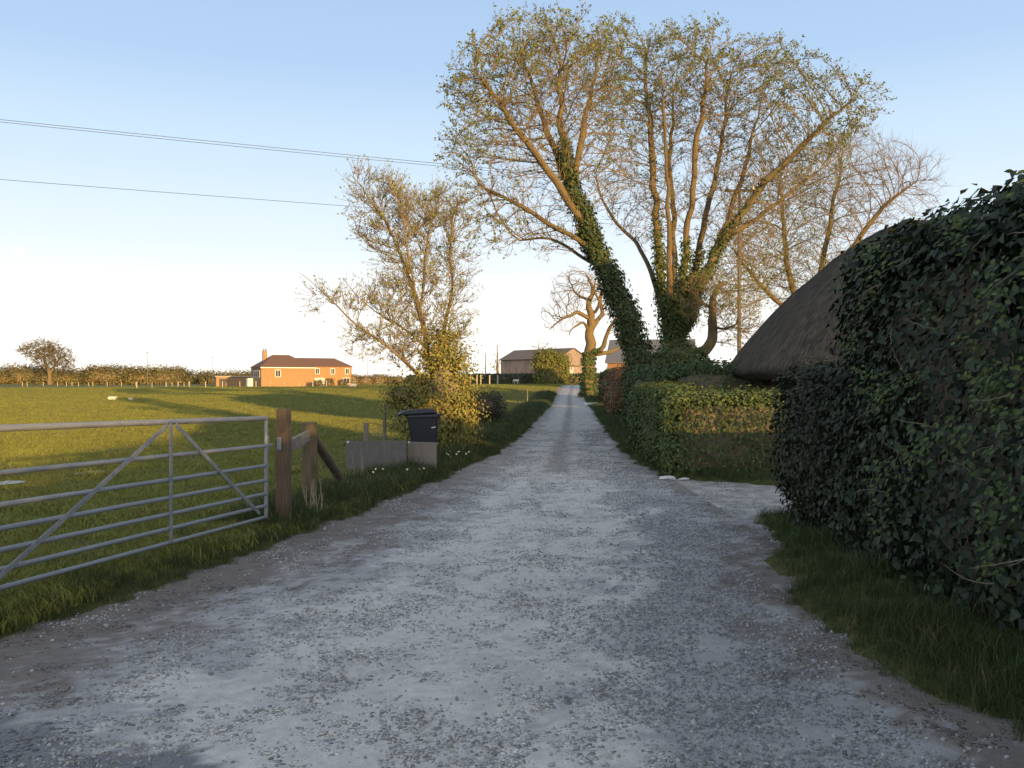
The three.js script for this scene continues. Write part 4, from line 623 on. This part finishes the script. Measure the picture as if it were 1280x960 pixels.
// ---------- far hedges and trees ----------
{
  const r = rng(808), pal = [[0.17, 0.13, 0.05], [0.12, 0.12, 0.04], [0.19, 0.14, 0.055], [0.1, 0.11, 0.04]];
  let k = 0; for (let px = -30; px < 345; px += 21 + 10 * r()) {
    const d = 285 + 40 * r() + (px > 200 ? 20 : 0), c = P(px, 480, d), w = 5 + 3.5 * r(), h = (px > 20 && px < 110 ? 4.2 : 3.5) + 2.6 * r() * (px < 240 ? 1 : 0.6);
    hedge('field_hedge_tree', px < 130 ? 'bushy brown-green hedgerow tree in the far field boundary' : 'rust-tinted hedgerow tree in the boundary beyond the fence posts', 'tree', [[c.x, h * 0.45, c.z, w, h * 0.55, 3.5, 2.4], [c.x + (r() - 0.5) * 4, h * 0.7, c.z, w * 0.55, h * 0.42, 2.5]], { n: 3600, size: 0.62, pal: [pal[k % 4], pal[(k + 1) % 4]], seed: 900 + k, shell: 1.4, core: 0.6, rough: 1.0, freq: 0.4, fuzz: 1.5, group: px < 130 ? 'brown-green hedgerow trees' : 'rust-tinted hedgerow trees' }); k++;
  }
  for (let px = 440; px < 500; px += 18) { const c = P(px, 480, 215); hedge('garden_shrub', 'tawny shrub in the hedge running right from the brick house', 'bush', [[c.x, 1.4, c.z, 2.6, 1.6 + r(), 2]], { n: 1000, size: 0.35, pal: [pal[0], pal[2]], seed: 940 + px, shell: 0.7, core: 0.7, rough: 0.4, freq: 0.7, group: 'tawny shrubs right of the house' }); }
  for (const px of [398, 412, 428]) { const c = P(px, 480, 200); hedge('house_shrub', 'dark shrub growing against the wing of the brick house', 'bush', [[c.x, 0.9, c.z, 1.3, 0.9 + 0.5 * r(), 1]], { n: 600, size: 0.25, pal: [[0.06, 0.06, 0.025], [0.13, 0.1, 0.04]], seed: 970 + px, shell: 0.5, core: 0.7, rough: 0.3, group: 'shrubs against the house wing' }); }
}
tree('field_tree', 'wide windswept tree rising above the far field hedge', { seed: 71, n: 1500, D: 0.6, kill: 0.8, reach: 6, up: 0.1, twigs: 2, twig: 1.6, leaf: 0.6, leafSize: 0.45, tip: 0.035, spray: sp2, pal: [[0.1, 0.085, 0.04], [0.13, 0.1, 0.045]], limbs: [limb([62, 482, 280, 0.8], [62, 470, 280, 0.6], [58, 455, 280, 0.4], [50, 440, 280, 0.2]), limb([62, 468, 280, 0.4], [72, 452, 281, 0.25], [80, 445, 282, 0.12])], blobs: [blob(52, 438, 26, 11, 280, 5), blob(66, 448, 24, 14, 280, 5), blob(78, 455, 14, 8, 280, 4)] });
tree('bare_tree', 'pale bare tree showing over the barn roof', { seed: 72, n: 260, D: 0.5, kill: 0.8, reach: 4, twigs: 2, twig: 1.2, leaf: 0, tip: 0.02, limbs: [limb([675, 470, 150, 0.35], [675, 445, 150, 0.2], [674, 435, 150, 0.1])], blobs: [blob(674, 433, 13, 9, 150, 1.6)] });
tree('bare_tree', 'small thin tree beside the left end of the barn', { seed: 73, n: 160, D: 0.35, kill: 0.6, reach: 3, twigs: 2, twig: 0.8, leaf: 0.5, leafSize: 0.25, tip: 0.018, spray: sp2, limbs: [limb([622, 474, 118, 0.2], [622, 455, 118, 0.12], [622, 443, 118, 0.05])], blobs: [blob(620, 460, 7, 10, 118, 0.8)] });

// ---------- fence posts of the pasture, poles, wires, moon, sheep ----------
{
  const r = rng(55), pm = std(col(0.5, 0.42, 0.3), 0.9), g0 = new THREE.CylinderGeometry(0.075, 0.085, 1.25, 8); { const p = g0.attributes.position; for (let i = 0; i < p.count; i++) if (p.getY(i) > 0.6) p.setY(i, p.getY(i) + 0.03 * p.getX(i) / 0.08); } g0.translate(0, 0.5, 0);
  const put = (px, d, label, group) => { const c = P(px, 480, d), m = shade(new THREE.Mesh(g0, pm)); m.name = numbered('fence_post'); m.userData = { label, category: 'fence post', group }; m.position.set(c.x, groundY(c.x, d), c.z); m.rotation.set((r() - 0.5) * 0.08, r() * 6, (r() - 0.5) * 0.08); scene.add(m); };
  for (const px of [171, 190, 207, 222, 237, 257, 278, 300, 320, 337, 355, 374, 391, 408]) put(px, 150 + (px - 171) * 0.06, 'short wooden fence post standing in the open pasture before the brick house', 'posts of the pasture fence');
  for (const px of [28, 34, 54, 72, 83, 90, 98, 111, 116, 134, 152, 170, 208, 215, 223, 230, 236]) put(px, 225 + 10 * r(), 'pale fence post along the foot of the far hedge', 'posts along the far hedge');
  for (const px of [588, 596, 601, 612, 622]) put(px, 104 + 3 * r(), 'pale fence post below the hedge left of the barn', 'posts below the barn hedge');
}
const poleWood = std(col(0.16, 0.13, 0.1), 0.9);
function pole(label, x, d, h, arm = true) { const t = thing('utility_pole', label, 'pole', [x, groundY(x, d), -d]); part(t, 'shaft', new THREE.CylinderGeometry(0.065, 0.1, h + 0.6, 12).translate(0, h / 2 - 0.3, 0), poleWood); if (arm) { part(t, 'crossarm', chamferBox(1.3, 0.1, 0.1, 0.01).translate(0, h - 0.35, 0.1), poleWood); for (const s of [-0.55, 0.55]) part(t, 'insulator', new THREE.CylinderGeometry(0.035, 0.05, 0.14, 10).translate(s, h - 0.23, 0.1), white); } return t; }
const poleA = P(924, 240, 37), poleB = P(-300, 122, 23.5);
pole('tall wooden utility pole standing among the branches beyond the thatch', poleA.x, 37, poleA.y + 0.3); pole('wooden utility pole by the pasture carrying wires to the trees', poleB.x, 23.5, poleB.y + 0.3);
for (const [px, d, h, l] of [[184, 240, 9.5, 'tall pole rising in front of the far hedge'], [266, 300, 9.5, 'thin pole standing behind the low brick outbuilding'], [607, 150, 5.2, 'plain pole standing left of the barn'], [621.5, 125, 5.6, 'thin pole close to the corner of the barn'], [459, 260, 8.5, 'distant pole seen right of the brick house']]) { const c = P(px, 475, d); pole(l, c.x, d, h, px === 266 || px === 184); }
function cable(label, a, b, sag) { const pts = []; for (let k = 0; k <= 24; k++) { const t = k / 24, p = a.clone().lerp(b, t); p.y -= sag * 4 * t * (1 - t); pts.push(p); } const T = new Tubes(); T.run(pts, pts.map(() => 0.0075), 5); const m = shade(new THREE.Mesh(T.geo(), std(col(0.06, 0.06, 0.065), 0.7))); m.name = numbered('overhead_wire'); m.userData = { label, category: 'wire' }; scene.add(m); }
cable('upper of the two close overhead wires crossing the sky', poleB.clone().add(V(0, 0.09, 0)), poleA.clone().add(V(0, 0.06, 0)), 0.1); cable('lower of the two close overhead wires crossing the sky', poleB.clone().add(V(0, 0.02, 0.1)), poleA.clone().add(V(0, -0.04, 0.1)), 0.13); cable('single overhead wire below the close pair', P(-300, 200, 23.5), P(924, 290, 37), 0.1);
{
  const c = P(23, 313, 4000), m = new THREE.Mesh(new THREE.SphereGeometry(20, 32, 20), new THREE.MeshStandardMaterial({ color: 0x000000, roughness: 1, emissive: col(1.1, 1.08, 1.0), emissiveIntensity: 1 })); m.name = 'moon'; m.position.copy(c); m.userData = { label: 'pale nearly full moon low in the evening sky', category: 'moon' }; scene.add(m);
}
function field3(size, half, f) { const mc = new MarchingCubes(size, new THREE.MeshStandardMaterial(), false, false, 60000); mc.isolation = 0; for (let k = 0; k < size; k++) for (let j = 0; j < size; j++) for (let i = 0; i < size; i++) mc.field[i + j * size + k * size * size] = -f(((i / size) * 2 - 1) * half, ((j / size) * 2 - 1) * half, ((k / size) * 2 - 1) * half); mc.update(); const g = new THREE.BufferGeometry(), n = mc.count; g.setAttribute('position', new THREE.Float32BufferAttribute(Array.from(mc.positionArray.slice(0, n * 3)).map((v) => v * half), 3)); g.setAttribute('normal', new THREE.Float32BufferAttribute(Array.from(mc.normalArray.slice(0, n * 3)), 3)); return g; }
{
  const cap = (p, a, b, ra, rb) => { const ab = b.clone().sub(a), t = clamp(p.clone().sub(a).dot(ab) / ab.lengthSq()); return p.distanceTo(a.clone().addScaledVector(ab, t)) - lerp(ra, rb, t); }, smin = (a, b, k) => { const h = clamp(0.5 + 0.5 * (b - a) / k); return lerp(b, a, h) - k * h * (1 - h); };
  const shape = (lying) => field3(44, 0.85, (x, y, z) => {
    const p = V(x, y, z), up = lying ? -0.22 : 0; let s = cap(p, V(-0.33, 0.05 + up, 0), V(0.28, 0.07 + up, 0), 0.25, 0.23) + 0.02 * n3(x * 9, y * 9, z * 9);
    s = smin(s, cap(p, V(0.36, 0.16 + up, 0), lying ? V(0.5, 0.2 + up, 0) : V(0.52, -0.02, 0), 0.13, 0.1), 0.08); s = smin(s, cap(p, lying ? V(0.52, 0.22 + up, 0) : V(0.54, -0.06, 0), lying ? V(0.68, 0.14 + up, 0) : V(0.64, -0.24, 0), 0.085, 0.05), 0.05);
    for (const q of [-1, 1]) { s = smin(s, cap(p, V(0.52, 0.02 + up + (lying ? 0.24 : 0), 0.06 * q), V(0.5, 0.04 + up + (lying ? 0.24 : 0), 0.15 * q), 0.03, 0.02), 0.03); if (lying) { s = smin(s, cap(p, V(0.25, -0.35, 0.14 * q), V(0.5, -0.4, 0.12 * q), 0.06, 0.04), 0.05); } else { s = smin(s, cap(p, V(0.25, -0.1, 0.12 * q), V(0.27, -0.35, 0.12 * q), 0.075, 0.045), 0.05); s = smin(s, cap(p, V(0.27, -0.35, 0.12 * q), V(0.27, -0.6, 0.12 * q), 0.045, 0.04), 0.03); s = smin(s, cap(p, V(-0.32, -0.05, 0.12 * q), V(-0.26, -0.28, 0.13 * q), 0.1, 0.06), 0.05); s = smin(s, cap(p, V(-0.26, -0.28, 0.13 * q), V(-0.36, -0.4, 0.13 * q), 0.05, 0.045), 0.03); s = smin(s, cap(p, V(-0.36, -0.4, 0.13 * q), V(-0.34, -0.6, 0.13 * q), 0.045, 0.04), 0.03); } } return s;
  }).translate(0, lying ? 0.43 : 0.63, 0);
  const wool = std(col(0.6, 0.55, 0.46), 1), sg = shape(false), lg = shape(true);
  const put = (g, px, d, turn, sc, label) => { const c = P(px, 475, d), m = shade(new THREE.Mesh(g, wool)); m.name = numbered('sheep'); m.userData = { label, category: 'sheep', group: 'sheep in the pasture' }; m.position.set(c.x, groundY(c.x, d), c.z); m.rotation.y = turn; m.scale.setScalar(sc); scene.add(m); };
  put(lg, 140, 66, 0.4, 0.55, 'woolly lamb lying in the pasture, larger of the pair'); put(lg, 163, 65, 2.6, 0.36, 'tiny white lamb lying beside the larger one'); put(lg, 441, 98, 0.2, 0.75, 'white sheep lying on the grass below the brick house'); put(sg, 645, 112, 2.9, 0.7, 'white sheep grazing in the pasture near the lane top');
}
// pale stones, slab and puddles
{
  const pud = new THREE.MeshPhysicalMaterial({ color: col(0.3, 0.28, 0.24), roughness: 0.34, side: THREE.DoubleSide });
  for (const [px, py, w, l, lab] of [[113, 600, 0.2, 0.28, 'small puddle shining in the pasture behind the middle of the gate'], [8, 612, 0.22, 0.28, 'small puddle shining in the pasture behind the hinge half of the gate']]) { const d = EYE * F / (py - HOR), x = (px - 640) / F * d, s = new THREE.Shape(); for (let k = 0; k < 28; k++) { const a = k / 28 * 6.283, q = 1 + 0.25 * n2(Math.cos(a) * 1.4 + px, Math.sin(a) * 1.4); k ? s.lineTo(Math.cos(a) * w * q, Math.sin(a) * l * q) : s.moveTo(Math.cos(a) * w * q, Math.sin(a) * l * q); } structure('puddle', new THREE.ShapeGeometry(s).rotateX(-Math.PI / 2).translate(x, groundY(x, d) + 0.045, -d), pud, lab, 'puddle'); }
  const sl = thing('white_slab', 'white slab lying on the verge below the lane hedge', 'slab', [4.95, groundY(4.95, 55), -55], 0.3); part(sl, 'slab', chamferBox(0.8, 0.12, 0.5, 0.02).translate(0, 0.12, 0), white);
  const r = rng(99); for (const [x, d, z, l] of [[2.5, 14.2, 0.09, 'flat white stone where the drive meets the garden hedge'], [2.75, 14.05, 0.05, 'small white stone beside the flat one at the drive mouth']]) { const g = new THREE.IcosahedronGeometry(z, 2), p = g.attributes.position; for (let i = 0; i < p.count; i++) { const a = V().fromBufferAttribute(p, i), k = 1 + 0.25 * n3(a.x * 12, a.y * 12, a.z * 12); p.setXYZ(i, a.x * k * 1.6, a.y * k * 0.4, a.z * k); } g.computeVertexNormals(); const m = shade(new THREE.Mesh(g, white)); m.name = numbered('white_stone'); m.userData = { label: l, category: 'stone' }; m.position.set(x, laneY(x, d) + 0.02, -d); scene.add(m); }
}
console.log('tree tris', treeTris);
renderer.render(scene, camera);
